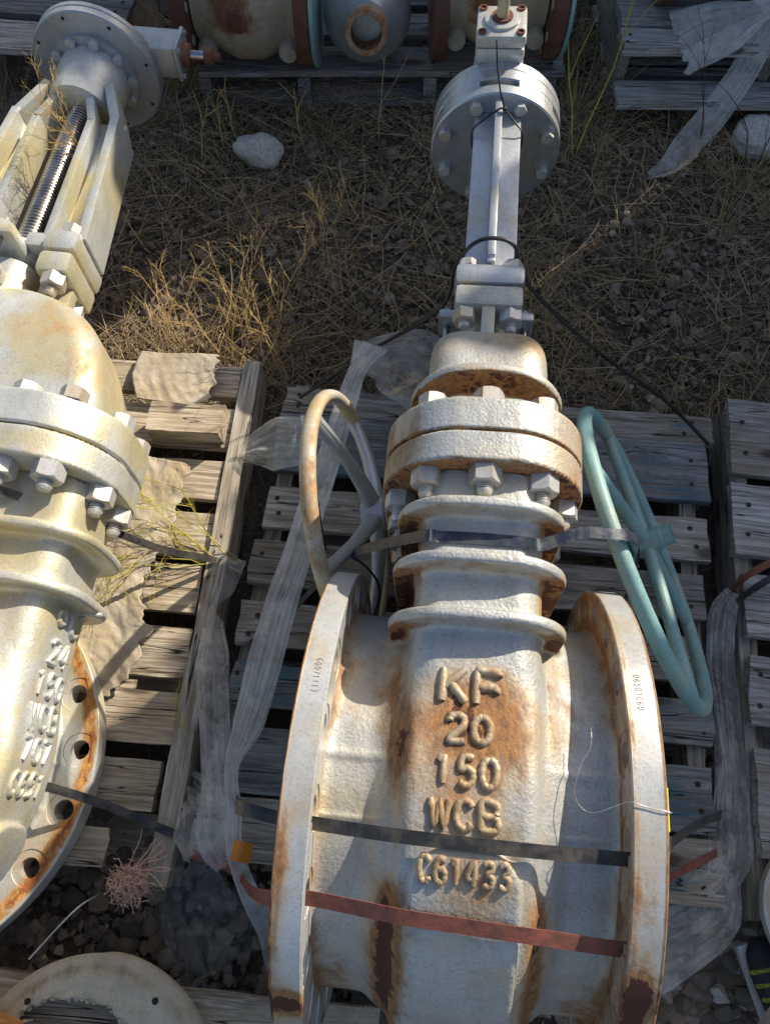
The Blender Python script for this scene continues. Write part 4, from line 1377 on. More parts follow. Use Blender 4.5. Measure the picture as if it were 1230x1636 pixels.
film('plastic_film', [V((-.39, -.04, .13)), V((-.39, -.10, .06)), V((-.36, -.18, .04)), V((-.33, -.24, .035))], [.10, .14, .18, .16], V((1, .1, 0)), 'film_clear', 'dark thin film lying on the gravel between the lower pallets', 6, .018, 7, ragged=.03)
film('plastic_film', [V((.80, .52, .15)), V((.765, .47, .15)), V((.755, .38, .12)), V((.75, .28, .12)), V((.735, .16, .13)), V((.715, .06, .14)), V((.695, -.02, .145)), V((.67, -.08, .12))], [.04, .06, .06, .055, .06, .075, .09, .07], V((1, .1, 0)), 'film', 'clear plastic film draped down the gap right of the centre pallet', 6, .014, 8)
film('plastic_film', [V((.69, -.05, .12)), V((.64, -.11, .13)), V((.57, -.15, .11)), V((.50, -.18, .09)), V((.43, -.2, .08))], [.07, .13, .17, .18, .15], V((.2, 1, 0)), 'film', 'wide bunch of plastic film spilling onto gravel at the lower right', 8, .016, 9, ragged=.03)
film('plastic_film', [V((.52, 1.0, .15)), V((.69, .93, .12))], [.01, .012], V((0, 1, 0)), 'film_clear', 'narrow scrap of film beneath the black strap on the pallet', 3, .002, 10)
film('plastic_film', [V((-.03, -.24, .40)), V((-.045, -.27, .50)), V((-.06, -.285, .55)), V((-.09, -.29, .58))], [.03, .04, .05, .07], V((1, .2, 0)), 'film', 'crumpled clear film at the foot of the left flange', 5, .012, 11, ragged=.02)
GW = 'grey film knotted over the far right pallet'
film('wrapping_film', [V((1.42, 2.32, .30)), V((1.25, 2.36, .31)), V((1.12, 2.44, .34)), V((1.0, 2.55, .36))], [.10, .07, .055, .08], V((.2, 1, .3)), 'film_dull', 'twisted band of cloudy film running over the top right pallet', 6, .012, 12, group=GW)
film('wrapping_film', [V((1.50, 2.55, .34)), V((1.33, 2.44, .33)), V((1.20, 2.37, .32)), V((1.06, 2.33, .28)), V((.93, 2.31, .24))], [.12, .11, .07, .18, .25], V((-.1, 1, .3)), 'film_dull', 'fan shaped flap of cloudy film on the top right pallet', 8, .014, 13, group=GW, ragged=.04)
film('wrapping_film', [V((1.21, 2.38, .30)), V((1.17, 2.29, .22)), V((1.10, 2.20, .12)), V((1.0, 2.10, .05)), V((.93, 2.02, .03)), V((.86, 1.98, .025))], [.07, .09, .09, .10, .07, .03], V((1, -.3, 0)), 'film_dull', 'long tail of cloudy film trailing from the top right pallet onto the grass', 7, .012, 14, group=GW, ragged=.03)
film('wrapping_film', [V((1.05, 2.62, .36)), V((1.17, 2.6, .40)), V((1.30, 2.55, .40)), V((1.42, 2.5, .36))], [.06, .12, .14, .10], V((0, 1, .4)), 'film_dull', 'crumpled cloudy film piled against the wrapped valve', 8, .022, 15, group=GW)
o = ribbon([V((-.285, -.015, .262)), V((-.268, -.018, .268)), V((-.25, -.022, .255))], .035, V((0, 1, 0)), .0015).build('orange_tape', M['orange']); tag(o, 'orange tape wrapped round the twisted plastic strand', 'tape')

# ------------------------------------------------------------------ old valves on the far pallets
def flanged_valve(loc, rz, rf, half, rb, label, blue=False, sc=1.0, mat='cream', name='pipe_valve'):
    root = empty(name, loc, (0, 0, rz), label, 'valve', 'old valves on the far pallets')
    root.scale = (sc,) * 3
    for s in (-1, 1):
        mb = MB()
        mb.lathe([(rb * .8, half - .045), (rf - .004, half - .045), (rf, half - .041), (rf, half - .004), (rf - .004, half), (rb * .75, half)], 56, AX_X if s > 0 else Matrix.Rotation(-PI / 2, 4, 'Y'))
        fl = mb.build('end_flange', M['rustred'], root, 30)
        for k in range(10):
            a = 2 * PI * (k + .5) / 10
            mb = MB(); mb.lathe([(.014, 0), (.014, .003), (.008, .0035)], 14, TR((s * (half - .046), (rf - .03) * math.cos(a), (rf - .03) * math.sin(a)), ry=-s * PI / 2))
            mb.build('bolt_boss', M[mat], fl)
        if blue and s > 0:
            mb = MB(); mb.lathe([(rf - .01, half + .001), (rf + .004, half + .002), (rf + .004, half + .013), (rf - .012, half + .014)], 56, AX_X)
            mb.build('flange_cover', M['teal'], root, 30)
    mb = MB()
    prof = [(rb * .86, -half + .05), (rb * .84, -half + .08), (rb * 1.05, -half + .13), (rb * 1.16, -.04), (rb * 1.16, .04), (rb * 1.05, half - .13), (rb * .84, half - .08), (rb * .86, half - .05)]
    mb.lathe(prof, 48, AX_X)
    for s in (-1, 1):
        mb.lathe([(.035, -.10), (.03, .02), (.026, .028), (.012, .03)], 20, TR((s * half * .62, -rb * .80, -rb * .62), rx=PI / 2))
    me = mb.mesh('valve_body', 40)
    at = me.attributes.new('rust', 'FLOAT', 'POINT')
    at.data.foreach_set('value', [.10 + .62 * math.exp(-((v.co.x + .03) / (half * .35)) ** 2) * (1 if v.co.z > -.02 else .3) for v in me.vertices])
    link('valve_body', me, M[mat], root)
    mb = MB(); mb.lathe([(rb * .55, rb * .9), (rb * .5, rb * 1.35), (rb * .7, rb * 1.37), (rb * .7, rb * 1.55), (rb * .3, rb * 1.6)], 40)
    mb.build('top_flange', M[mat], root)
    mb = MB(); mb.lathe([(.032, 0), (.030, .014), (.012, .016), (.010, .026)], 24, TR((-.01, -rb * 1.135, rb * .15), rx=PI / 2)); mb.build('side_plug', M['rustred'], root)
    return root
flanged_valve((-.425, 2.40, .15 + .19), R(-2), .19, .205, .150, 'cream valve with peeling brown flanges on the top centre pallet', True)
flanged_valve((.345, 2.42, .15 + .185), R(1), .185, .20, .125, 'cream valve between rust flanges standing behind the gearbox input shaft', True)
flanged_valve((1.09, 2.56, .24 + .17), R(2), .17, .215, .125, 'dull grey valve with dark red flanges on the top right pallet', False, mat='silver')
# silver check valve with a round nozzle pointing at the viewer
root = empty('nozzle_valve', (-.055, 2.255, .15), (0, 0, 0), 'silver round valve with an open rusty nozzle facing the viewer', 'valve', 'old valves on the far pallets')
T = TR((0, .11, .16), rx=R(74))
mb = MB(); mb.lathe([(.02, -.12), (.125, -.10), (.135, -.06), (.135, .03), (.130, .045), (.105, .075), (.07, .10), (.055, .125)], 64, T)
mb.build('round_body', M['silver'], root, 35)
mb = MB(); mb.lathe([(.052, .10), (.063, .13), (.064, .195), (.061, .20), (.047, .2005), (.045, .198), (.045, .11), (.001, .108)], 48, T, cap=False)
me = mb.mesh('nozzle', 40); at = me.attributes.new('rust', 'FLOAT', 'POINT')
Ti = T.inverted()
at.data.foreach_set('value', [(.5 if (Ti @ v.co).z > .19 else .05) + (.6 if (Ti @ v.co).xy.length < .0465 else 0) for v in me.vertices])
link('nozzle', me, M['silver'], root)
mb = MB(); mb.box((0, .12, .03), (.085, .16, .05), T @ TR((0, 0, .04)), ch=.008); mb.build('bracket', M['silver'], root)
for k in range(8):
    a = k * PI / 4 + .39
    mb = MB(); mb.lathe([(.007, 0), (.007, .005), (.004, .007)], 10, T @ TR((.122 * math.cos(a), .122 * math.sin(a), .043))); mb.build('bolt_head', M['silver'], root)

# ------------------------------------------------------------------ rocks
def rock_mesh(seed, sub=3, rough=.35, sq=(1, 1, 1)):
    bm = bmesh.new(); bmesh.ops.create_icosphere(bm, subdivisions=sub, radius=1)
    for v in bm.verts:
        p = v.co.copy()
        d = 1 + rough * mnoise.noise(p * 1.1 + Vector((seed * 7.3, 0, 0))) + rough * .35 * mnoise.noise(p * 3.1 + Vector((0, seed * 3.1, 0)))
        # planar facets
        v.co = Vector((p.x * sq[0], p.y * sq[1], p.z * sq[2])) * d
    me = bpy.data.meshes.new('rock'); bm.to_mesh(me); bm.free()
    return finish(me, 180)
def rock(loc, size, seed, label, mat='rock_white', sq=(1, .8, .55), rz=0, group=None, cat='rock'):
    o = link('rock', rock_mesh(seed, 4, .3, sq), M[mat], None, loc, (0, 0, rz), (size,) * 3)
    return tag(o, label, cat, group)
rock((-.415, 2.075, .045), .082, 3, 'white limestone rock lying on the dry grass below the far pallet', sq=(1.05, .62, .6), rz=-.25)
rock((1.235, 2.13, .05), .09, 8, 'pale jagged rock beside the trailing film at the right edge', sq=(1, .8, .55))
M['stone_dark'] = plain('slate_pebble', (.07, .075, .09), .6, 0, .25)
M['stone_tan'] = plain('tan_pebble', (.27, .22, .17), .8, 0, .35)
M['brick'] = plain('broken_brick', (.30, .10, .05), .9, 0, .4)
PB = 'larger pebbles on the gravel at the lower right'
rock((.545, -.155, .03), .034, 21, 'dark blue grey flat pebble beside the bunched film', 'stone_dark', (1, .95, .45), .3, PB, 'pebble')
rock((.605, -.115, .03), .030, 22, 'tan pebble just above the dark flat pebble', 'stone_tan', (1, .85, .7), .3, PB, 'pebble')
rock((.640, -.155, .022), .020, 23, 'chip of orange brick beside the dark pebble', 'brick', (1.3, .8, .5), .6, PB, 'brick chip')
rock((.58, -.02, .03), .026, 24, 'white pebble under the end of the red strap', 'stone_tan', (1, .8, .6), .9, PB, 'pebble')

# ------------------------------------------------------------------ torn fibre sheet on the left pallet
def torn_sheet(name, path, widths, label, seed, amp=.02, mat='burlap', group=None):
    rnd = random.Random(seed); P = spline(path, 22); WI = [v.x for v in spline([Vector((w, 0, 0)) for w in widths], 22)]
    m = len(P); K = 40; vs = []; fs = []
    for i, p in enumerate(P):
        t = (P[min(i + 1, m - 1)] - P[max(i - 1, 0)]).normalized()
        s = Vector((t.y, -t.x, 0)).normalized()
        if s.x < 0: s = -s
        for j in range(K + 1):
            q = j / K
            ed = .034 * mnoise.noise(Vector((i * .10, seed, 0))) + .012 * mnoise.noise(Vector((i * .33, seed, 5)))
            lat = (q - .5) * WI[i] + (ed if j == K else ed * q)
            wp = p + s * lat; z = amp * (.9 * mnoise.noise(Vector((wp.x * 11, wp.y * 9, seed))) + .26 * (1 - 2.4 * abs(mnoise.noise(Vector((wp.x * 30 + wp.y * 12, wp.y * 19, seed + 2))))) + .16 * (1 - 2 * abs(mnoise.noise(Vector((wp.x * 95, wp.y * 60, seed + 5))))) + .07 * mnoise.noise(Vector((wp.x * 260, wp.y * 120, seed))))
            vs.append(p + s * lat + Vector((0, 0, z)))
    for i in range(m - 1):
        for j in range(K):
            a = i * (K + 1) + j
            fs.append((a, a + 1, a + K + 2, a + K + 1))
    mb = MB(); mb.add(vs, fs)
    o = mb.build(name, M[mat], None, 180)
    md = o.modifiers.new('thickness', 'SOLIDIFY'); md.thickness = .004
    return tag(o, label, 'torn sheet', group)
TS = 'torn fibre sheets between the left valve and its pallet'
torn_sheet('fibre_sheet', [V((-.545, 1.18, .158)), V((-.55, 1.10, .158)), V((-.56, 1.03, .156))], [.20, .22, .16], 'torn pale fibre sheet on the far end of the left pallet', 3, .007, group=TS)
torn_sheet('fibre_sheet', [V((-.54, .86, .162)), V((-.56, .76, .168)), V((-.59, .66, .170)), V((-.62, .55, .172)), V((-.625, .45, .175)), V((-.62, .36, .17)), V((-.63, .29, .16))], [.10, .15, .16, .15, .18, .16, .07], 'crumpled ragged fibre sheet hanging out beside the left valve ribs', 5, .012, group=TS)

# ------------------------------------------------------------------ round fibre disc with torn hole, rusty bowl under it
def torn_disc():
    root = empty('flange_cover', (-.525, -.415, .19), (R(4), 0, 0), 'round weathered fibre flange cover with a large torn hole', 'flange cover')
    bm = bmesh.new(); n = 96; rings = 14
    hole = []
    for i in range(n):
        a = 2 * PI * i / n
        hx, hy = -.035, .120
        rr = .068 * (1 + .18 * math.cos(a * 2 + .5)) * (1 + .14 * mnoise.noise(Vector((math.cos(a) * 2.5, math.sin(a) * 2.5, 1))) + .07 * mnoise.noise(Vector((math.cos(a) * 9, math.sin(a) * 9, 2))))
        hole.append((hx + rr * 1.12 * math.cos(a), hy + rr * .62 * math.sin(a)))
    rows = []
    for k in range(rings + 1):
        row = []
        for i in range(n):
            a = 2 * PI * i / n; R_ = .232
            ox, oy = R_ * math.cos(a), R_ * .98 * math.sin(a)
            t = k / rings
            x = hole[i][0] * (1 - t) + ox * t; y = hole[i][1] * (1 - t) + oy * t
            r = math.hypot(x, y)
            z = .016 * math.exp(-((1 - t) * 0 + t) * 6) * mnoise.noise(Vector((x * 30, y * 30, 0))) * 1.6 + .003 * mnoise.noise(Vector((x * 14, y * 14, 7)))
            z += .003 if .180 < r < .20 else 0
            z -= .006 if r > .222 else 0
            row.append(bm.verts.new((x, y, z)))
        rows.append(row)
    for a, b in zip(rows[:-1], rows[1:]):
        for i in range(n):
            bm.faces.new((a[i], a[(i + 1) % n], b[(i + 1) % n], b[i]))
    bm.normal_update()
    me = bpy.data.meshes.new('disc'); bm.to_mesh(me); bm.free(); me.shade_smooth()
    at = me.attributes.new('rust', 'FLOAT', 'POINT')
    at.data.foreach_set('value', [.05 + .3 * math.exp(-((v.co.xy.length - .205) / .01) ** 2) for v in me.vertices])
    o = link('disc', me, M['fibre'], root)
    md = o.modifiers.new('thickness', 'SOLIDIFY'); md.thickness = .006
    mb = MB()
    rnd = random.Random(4)
    for i in range(0, n, 3):
        x, y = hole[i]; l = rnd.uniform(.003, .011)
        c = Vector((-.035 - x, .120 - y, 0)).normalized()
        mb.tube([V((x, y, -.002)), V((x, y, -.004)) + c * l * .6, V((x, y, -.008)) + c * l + V((rnd.uniform(-.005, .005), 0, -.004))], [.004, .0025, .0008], 5)
    mb.build('frayed_edge', M['fibre'], root)
    for a in (.95, 2.2, -.3):
        mb = MB(); mb.lathe([(.006, 0), (.006, .0012)], 10, TR((.195 * math.cos(a), .19 * math.sin(a), .0012 + .010))); mb.build('bolt_mark', M['nail'], root)
torn_disc()
o = None
mb = MB(); mb.lathe([(.21, -.06), (.21, -.018), (.19, -.016), (.19, -.055)], 72, None)
root = empty('flange_cover', (-.55, -.44, .20 - .012), (R(2), 0, 0), 'second fibre disc lying under the torn flange cover', 'flange cover')
mb.lathe([(.149, -.10), (.149, -.09), (.0005, -.09)], 48); mb.build('ring', M['fibre'], root)
# orange curled rag in the corner
film('orange_scrap', [V((-.82, -.26, .23)), V((-.76, -.28, .25)), V((-.70, -.30, .24)), V((-.64, -.31, .22))], [.06, .08, .08, .05], V((0, 1, .2)), 'orange', 'curled orange rusty scrap in the bottom left corner', 4, .014, 31, group=None)

# ------------------------------------------------------------------ frayed twine bundle
rnd = random.Random(12)
mb = MB()
for i in range(360):
    a = rnd.uniform(0, 2 * PI)
    p = V((-.502 + rnd.gauss(0, .016), -.075 + rnd.gauss(0, .014), .12 + rnd.uniform(0, .06)))
    d = V((math.cos(a) * .5, math.sin(a) * .5 - .45, rnd.uniform(-.6, .5))).normalized()
    L = rnd.uniform(.015, .034); pts = [p]
    for k in range(5):
        d = (d + V((rnd.uniform(-1.3, 1.3), rnd.uniform(-1.3, 1.3), rnd.uniform(-1.2, .6)))).normalized(); p = p + d * L / 4; pts.append(p)
    mb.tube(spline(pts, 3), .0009, 4)
for i in range(9):
    p = V((-.50, -.05, .165)) + V((rnd.uniform(-.01, .01), 0, 0)); pts = [p]; d = V((rnd.uniform(-.2, 1.1), rnd.uniform(-.3, .5), 0)).normalized()
    for k in range(5):
        d = (d + V((rnd.uniform(-.3, .3), rnd.uniform(-.3, .3), rnd.uniform(-.1, .1)))).normalized(); p = p + d * .015; pts.append(p)
    mb.tube(pts, .0009, 4)
o = mb.build('twine_bundle', M['twine'], None, 60); tag(o, 'frayed bundle of pinkish netting twine at the near end of the side rail', 'twine')

# ------------------------------------------------------------------ dry weeds (one thing each)
def weed(loc, h, lean, n, seed, label, mat='tweed', r=.0022, depth=3, group='dry branching weeds', spread=.5):
    rnd = random.Random(seed); mb = MB()
    def grow(p, d, L, r, lev):
        pts = [p]; q = p; dd = d; segs = 6
        for k in range(segs):
            dd = (dd + V((rnd.uniform(-.16, .16), rnd.uniform(-.16, .16), rnd.uniform(-.12, .10)))).normalized()
            q = q + dd * L / segs; pts.append(q)
            if lev < depth and k >= 1 and rnd.random() < .8:
                e = (dd + V((rnd.uniform(-1, 1), rnd.uniform(-1, 1), rnd.uniform(-.4, .6))) * .75).normalized()
                grow(q, e, L * rnd.uniform(.3, .55), r * .62, lev + 1)
        rr = [r * (1 - .6 * k / segs) for k in range(segs + 1)]
        mb.tube(pts, rr, 5)
        if lev >= 2:
            mb.tube([q, q + dd * r * 3], [r * 1.3, r * .6], 5)
    for i in range(n):
        d = (V(lean) + V((rnd.uniform(-spread, spread), rnd.uniform(-spread, spread), rnd.uniform(-.1, .3)))).normalized()
        grow(V((rnd.uniform(-.02, .02), rnd.uniform(-.02, .02), 0)), d, h * rnd.uniform(.7, 1.1), r, 0)
    root = empty('dry_weed', loc, (0, 0, 0), label, 'weed', group)
    mb.build('stems', M[mat], root, 60)
weed((-.27, 1.22, 0), .28, (-.25, .5, .8), 3, 1, 'tall golden branching weed behind the corner of the left pallet')
weed((-.42, 1.24, 0), .24, (-.5, .25, .8), 3, 2, 'golden weed fanning leftward over the sunlit grass')
weed((-.55, 1.27, 0), .20, (-.4, .3, .6), 3, 3, 'low golden weed close against the left valve bonnet')
weed((-.13, 1.50, 0), .26, (.1, .6, .8), 2, 4, 'thin golden weed standing in the gravel left of the centre yoke', r=.0018)
weed((-.36, .60, .12), .26, (-1.0, .35, .45), 7, 5, 'yellow green twig lying across the left pallet over the side rail', 'tweed_y', .0017)
weed((-.43, .26, .13), .10, (-.3, -.2, .5), 2, 6, 'small yellow sprig growing by the lower left pallet boards', 'tweed_y', .0012)
weed((-.76, 1.60, .44), .13, (-.2, -.4, .9), 7, 7, 'dry golden twig tangle caught on the threaded stem', 'tweed', .0014)
weed((.095, .70, .14), .10, (.1, .4, .6), 2, 8, 'tiny green weed poking up between the pallet boards', 'tweed_y', .0012)
weed((1.20, 2.02, 0), .32, (-.1, .5, .8), 2, 9, 'dark red bare twig at the right edge', 'redtwig', .0022, 1)
weed((1.06, 2.08, 0), .34, (-.25, .6, .8), 2, 10, 'dark red bare twig in front of the top right pallet', 'redtwig', .0018, 1)
weed((-.02, 2.18, 0), .36, (.2, .45, .8), 1, 11, 'single brown stalk rising in front of the nozzle', 'tweed', .0024, 1)
weed((.64, 2.10, 0), .55, (-.06, .6, .8), 2, 12, 'tall pale stalk beside the right end of the top centre pallet', 'tweed_y', .0032, 1)
for i, (x, y) in enumerate(((-.55, 2.14), (-.50, 2.17), (-.28, 2.12), (-.60, 2.05))):
    weed((x, y, 0), .2, (.05, .3, .9), 1, 30 + i, ['cut pale stalk left of the white rock', 'second pale stalk in front of the far pallet', 'leaning pale stalk just right of the white rock', 'short bent stalk near the left gearbox shaft'][i], 'tweed', .003, 1, spread=.25)
cord('drip_wire', [V((-.66, -.20, .19)), V((-.60, -.12, .15)), V((-.56, -.09, .10)), V((-.545, -.07, .06))], .0022, 'wire', 'stiff grey wire sticking up over the dark gravel at lower left', 'wire')

# ------------------------------------------------------------------ right edge: rimmed disc and the photographer's foot
root = empty('flange_cover', (.86, -.13, .18), (0, R(-3), 0), 'brown disc with a white rim at the lower right edge', 'flange cover')
mb = MB(); mb.lathe([(.135, 0), (.135, .012), (.06, .012), (.0005, .010)], 60); mb.build('disc', M['fibre'], root)
root2 = root
mb = MB(); mb.lathe([(.1355, -.004), (.142, -.002), (.142, .018), (.1355, .02)], 60, cap=False); mb.build('rim', M['nut'], root)
pr = empty('person', (.765, -.315, .0), (0, 0, R(12)), 'person in grey trousers and a dark sneaker with lime stripes at the corner', 'person')
mb = MB()
prof = []
# shoe as a lofted shape, toe toward +Y
def loft(secs, n=20):
    vs = []; fs = []
    for (y, z0, hx, hz, dx) in secs:
        for i in range(n):
            a = 2 * PI * i / n
            ex = math.copysign(abs(math.cos(a)) ** .8, math.cos(a)); ez = math.copysign(abs(math.sin(a)) ** .8, math.sin(a))
            vs.append(V((dx + hx * ex, y, z0 + hz * (1 + ez))))
    for j in range(len(secs) - 1):
        for i in range(n):
            k = (i + 1) % n
            fs.append((j * n + i, j * n + k, j * n + n + k, j * n + n + i))
    fs.append(tuple(reversed(range(n)))); fs.append(tuple(range((len(secs) - 1) * n, len(secs) * n)))
    return vs, fs
zb = .10
shoe = [(-.14, zb, .025, .03, 0), (-.13, zb, .036, .045, 0), (-.08, zb, .040, .055, 0), (-.02, zb, .042, .045, 0), (.04, zb, .046, .036, 0), (.09, zb, .048, .028, 0), (.125, zb, .040, .022, 0), (.145, zb, .022, .016, 0)]
mb.add(*loft(shoe)); mb.build('sneaker', M['shoe'], pr, 60)
mb = MB()
for k in range(5):
    y = .01 + k * .022
    hz_ = .042 - k * .0042; hx_ = .0445 + k * .001
    mb.tube([V((hx_ * math.cos(R(q_)), y, zb + hz_ * (1 + math.sin(R(q_))) + .001)) for q_ in range(10, 171, 16)], .0045, 6)
mb.build('lime_stripe', M['lime'], pr, 60)
mb = MB(); mb.box((0, 0, zb - .005), (.095, .28, .02), ch=.008); mb.build('shoe_sole', M['nut'], pr)
bm = MB()
leg = [(-.005, -.035, .165, .058), (-.055, .0, .26, .068), (-.103, .028, .36, .074), (-.16, .0, .50, .082), (-.24, -.12, .70, .092), (-.30, -.32, .95, .105)]
vs = []; fs = []; n = 24
for (x, y, z, r) in leg:
    for i in range(n):
        a = 2 * PI * i / n
        rr = r * (1 + .07 * mnoise.noise(V((math.cos(a) * 2, math.sin(a) * 2, z * 9))))
        vs.append(V((x + rr * math.cos(a), y + rr * math.sin(a), z)))
for j in range(len(leg) - 1):
    for i in range(n):
        k = (i + 1) % n
        fs.append((j * n + i, j * n + k, j * n + n + k, j * n + n + i))
fs.append(tuple(reversed(range(n)))); fs.append(tuple(range((len(leg) - 1) * n, len(leg) * n)))
bm.add(vs, fs); bm.build('trouser_leg', M['trouser'], pr, 60)

# ------------------------------------------------------------------ gravel, straw (uncountable)
def in_rects(x, y):
    """where pallets cover the ground densely: fewer pieces needed"""
    return (-.2 < x < .75 and .0 < y < 1.0)
rng = np.random.default_rng(5)
def gravel():
    base = bmesh.new(); bmesh.ops.create_icosphere(base, subdivisions=1, radius=1)
    bv = np.array([v.co[:] for v in base.verts]); bf = np.array([[v.index for v in f.verts] for f in base.faces]); base.free()
    Vs = []; Fs = []; Ts = []; off = 0
    N = 14500
    for i in range(N):
        if i < 9500:
            y = rng.uniform(.95, 3.0); x = rng.uniform(-1.6 * (.6 + y / 5), 1.7 * (.6 + y / 5)); s = rng.gamma(3.0, .0026) + .003
        elif i < 12500:
            y = rng.uniform(-.5, .15); x = rng.uniform(-.9, 1.0); s = rng.gamma(3.5, .0030) + .005
        elif i < 14300:
            y = rng.uniform(-.45, .0); x = rng.uniform(.42, .85); s = rng.gamma(4, .0030) + .006
        else:
            y = rng.uniform(.1, 1.0); x = rng.uniform(-.5, 1.0); s = rng.gamma(3, .0026) + .004
        s = min(s, .03)
        # patchy
        if 9500 > i and mnoise.noise(Vector((x * 1.7, y * 1.7, 4))) < -.15 and s < .012: s *= .6
        v = bv * (1 + .28 * rng.uniform(-1, 1, (len(bv), 1)))
        v = v * np.array([1, rng.uniform(.6, 1), rng.uniform(.45, .8)]) * s
        a = rng.uniform(0, 6.28); b = rng.uniform(-.5, .5)
        ca, sa = math.cos(a), math.sin(a); cb, sb = math.cos(b), math.sin(b)
        x2 = v[:, 0] * ca - v[:, 1] * sa; y2 = v[:, 0] * sa + v[:, 1] * ca; z2 = v[:, 2]
        y3 = y2 * cb - z2 * sb; z3 = y2 * sb + z2 * cb
        Vs.append(np.stack([x2 + x, y3 + y, z3 + s * .25 + rng.uniform(0, .006)], 1)); Fs.append(bf + off); off += len(bv)
        Ts.append(np.full(len(bv), min(1, abs(rng.normal(.35, .24)))))
    Vs = np.concatenate(Vs); Fs = np.concatenate(Fs)
    me = bpy.data.meshes.new('gravel')
    me.vertices.add(len(Vs)); me.vertices.foreach_set('co', Vs.astype(np.float32).ravel())
    me.loops.add(Fs.size); me.loops.foreach_set('vertex_index', Fs.astype(np.int32).ravel())
    me.polygons.add(len(Fs)); me.polygons.foreach_set('loop_start', np.arange(0, Fs.size, 3, dtype=np.int32))
    me.update(calc_edges=True); me.shade_smooth(); me.set_sharp_from_angle(angle=R(42))
    at = me.attributes.new('tint', 'FLOAT', 'POINT'); at.data.foreach_set('value', np.concatenate(Ts).astype(np.float32))
    o = link('gravel', me, M['stones']); tag(o, 'loose grey and tan gravel spread over the dry soil', 'gravel', None, 'stuff')
gravel()

def blades(name, spec, mat, label, cat):
    """spec: list of arrays (x, y, z, az, elev, length, width, bend, tint) -> bent triangular-section stalks"""
    A = np.array(spec); n = len(A); S = 5
    x, y, z, az, el, L, w, bd, ti = A.T
    pos = np.stack([x, y, z], 1); Vs = np.zeros((n, S, 3, 3)); yaw = az.copy(); pitch = el.copy()
    rj = np.random.default_rng(9)
    for k in range(S):
        d = np.stack([np.cos(pitch) * np.cos(yaw), np.cos(pitch) * np.sin(yaw), np.sin(pitch)], 1)
        sd = np.stack([-np.sin(yaw), np.cos(yaw), np.zeros(n)], 1); up = np.cross(sd, d) * -1
        ww = (w * (1 - .65 * k / (S - 1)))[:, None]
        Vs[:, k, 0] = pos - sd * ww; Vs[:, k, 1] = pos + sd * ww; Vs[:, k, 2] = pos + up * ww * .9
        pos = pos + d * (L / (S - 1))[:, None]
        yaw = yaw + bd * .5 + rj.normal(0, .16, n); pitch = pitch - np.abs(bd) * .5 + rj.normal(0, .12, n)
        low = pos[:, 2] < .004
        pitch = np.where(low, np.abs(pitch) * .4 + .02, pitch); pos[:, 2] = np.maximum(pos[:, 2], .003)
    F0 = []
    for k in range(S - 1):
        for q in range(3):
            r = (q + 1) % 3
            F0.append([k * 3 + q, k * 3 + r, k * 3 + 3 + r, k * 3 + 3 + q])
    F0 = np.array(F0); Fs = (F0[None] + (np.arange(n) * S * 3)[:, None, None]).reshape(-1, 4)
    V_ = Vs.reshape(-1, 3)
    me = bpy.data.meshes.new(name)
    me.vertices.add(len(V_)); me.vertices.foreach_set('co', V_.astype(np.float32).ravel())
    me.loops.add(Fs.size); me.loops.foreach_set('vertex_index', Fs.astype(np.int32).ravel())
    me.polygons.add(len(Fs)); me.polygons.foreach_set('loop_start', np.arange(0, Fs.size, 4, dtype=np.int32))
    me.update(calc_edges=True)
    at = me.attributes.new('tint', 'FLOAT', 'POINT'); at.data.foreach_set('value', np.repeat(ti, S * 3).astype(np.float32))
    o = link(name, me, M[mat]); tag(o, label, cat, None, 'stuff')
    return o
spec = []
for i in range(30000):
    y = rng.uniform(1.0, 3.2); x = rng.uniform(-1.6 * (.6 + y / 5), 1.7 * (.6 + y / 5))
    dens = mnoise.noise(Vector((x * 1.5 + 3, y * 1.5, 1))) + .25
    if .1 < x < .9 and 1.05 < y < 1.5: dens -= .35
    if x < -.1: dens += .25
    if rng.uniform() > dens + .45: continue
    spec.append((x, y, rng.uniform(.004, .028), rng.uniform(0, 6.28), rng.uniform(-.1, .3), abs(rng.normal(.075, .05)) + .02, rng.uniform(.0007, .0018), rng.normal(0, .35), np.clip(rng.normal(.30, .22), 0, 1)))
for i in range(1500):     # under and between the pallets
    y = rng.uniform(-.45, 1.1); x = rng.uniform(-.9, 1.0)
    spec.append((x, y, rng.uniform(.004, .02), rng.uniform(0, 6.28), rng.uniform(-.1, .3), abs(rng.normal(.05, .03)) + .02, rng.uniform(.0006, .0012), rng.normal(0, .35), np.clip(rng.normal(.25, .2), 0, 1)))
for i in range(900):     # long straws lying about
    y = rng.uniform(1.05, 2.4); x = rng.uniform(-1.0, 1.4)
    spec.append((x, y, rng.uniform(.02, .06), rng.uniform(0, 6.28), rng.uniform(-.12, .25), rng.uniform(.12, .30), rng.uniform(.001, .0021), rng.normal(0, .15), np.clip(rng.normal(.6, .2), 0, 1)))
for i in range(5200):     # leaf litter
    y = rng.uniform(1.0, 2.9); x = rng.uniform(-1.3, 1.5)
    spec.append((x, y, rng.uniform(.006, .022), rng.uniform(0, 6.28), rng.uniform(-.2, .4), rng.uniform(.012, .03), rng.uniform(.002, .0048), rng.normal(0, .4), np.clip(rng.normal(.18, .15), 0, 1)))
blades('dry_straw', spec, 'straw', 'matted dry straw lying on the ground between the pallets', 'straw')
spec = []
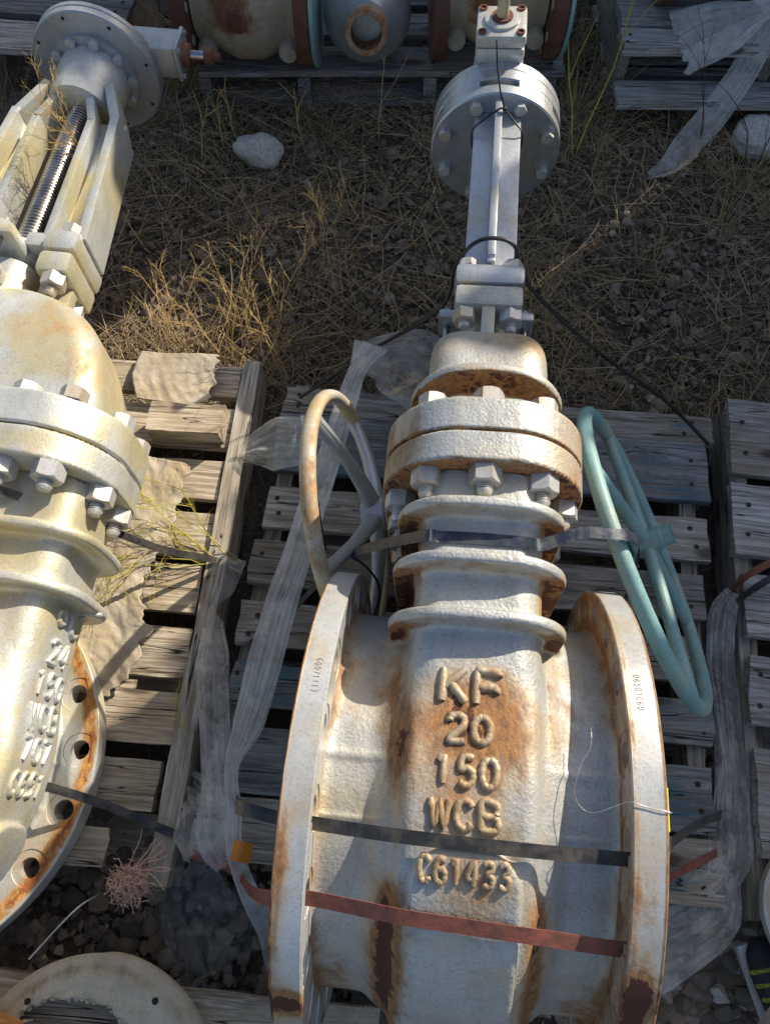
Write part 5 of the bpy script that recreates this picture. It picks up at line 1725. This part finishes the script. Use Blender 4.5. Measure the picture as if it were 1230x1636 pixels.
tufts = [(-.33, 1.23, 40, .15), (-.48, 1.22, 50, .16), (-.62, 1.28, 50, .16), (-.25, 1.35, 24, .13), (-.40, 1.42, 24, .12), (-.98, 1.55, 60, .22), (-1.15, 1.9, 80, .28), (-1.0, 2.1, 60, .3), (-1.3, 2.2, 80, .3),
         (-.70, 2.45, 160, .32), (-.62, 2.62, 160, .35), (-.78, 2.3, 70, .22), (-.72, 1.95, 40, .2), (.42, 1.42, 90, .2), (.36, 1.60, 60, .2), (.5, 1.3, 60, .16), (.66, 2.3, 90, .3), (.70, 2.1, 60, .25), (.67, 2.6, 100, .3),
         (.95, 2.05, 60, .2), (1.15, 1.95, 90, .22), (1.25, 1.8, 80, .2), (1.05, 1.75, 60, .18), (.8, 1.6, 50, .18), (.9, 1.3, 50, .15), (-.2, 2.15, 60, .18), (.2, 2.12, 50, .15), (-.45, 1.75, 40, .14), (-.1, 1.8, 40, .13), (.62, 1.12, 40, .12), (.86, 1.05, 60, .14), (-.29, .95, 60, .14), (-.32, .75, 40, .12), (-1.5, 2.5, 70, .3)]
for (tx, ty, n, h) in tufts:
    for i in range(n):
        a = rng.uniform(0, 6.28); r = abs(rng.normal(0, .05))
        spec.append((tx + r * math.cos(a), ty + r * math.sin(a), .0, a + rng.normal(0, .5), rng.uniform(.5, 1.4), h * rng.uniform(.4, 1.1), rng.uniform(.0006, .0016), rng.normal(0, .3), np.clip(rng.normal(.62, .2), 0, 1)))
blades('dry_grass', spec, 'straw', 'tufts of standing dry grass around the pallets', 'grass')
spec = []
for (tx, ty) in ((.86, 1.62), (.80, 1.55), (-.05, 1.95), (-.5, 1.62), (-.45, 1.70), (-.40, .70), (.42, 1.48), (-.33, 1.5)):
    for i in range(120):
        a = rng.uniform(0, 6.28); r = abs(rng.normal(0, .045))
        spec.append((tx + r * math.cos(a), ty + r * math.sin(a), .01, a, rng.uniform(.1, .9), rng.uniform(.008, .022), rng.uniform(.002, .004), rng.normal(0, .3), rng.uniform(0, 1)))
blades('green_weed', spec, 'green', 'low patches of small green weeds in the straw', 'weed')
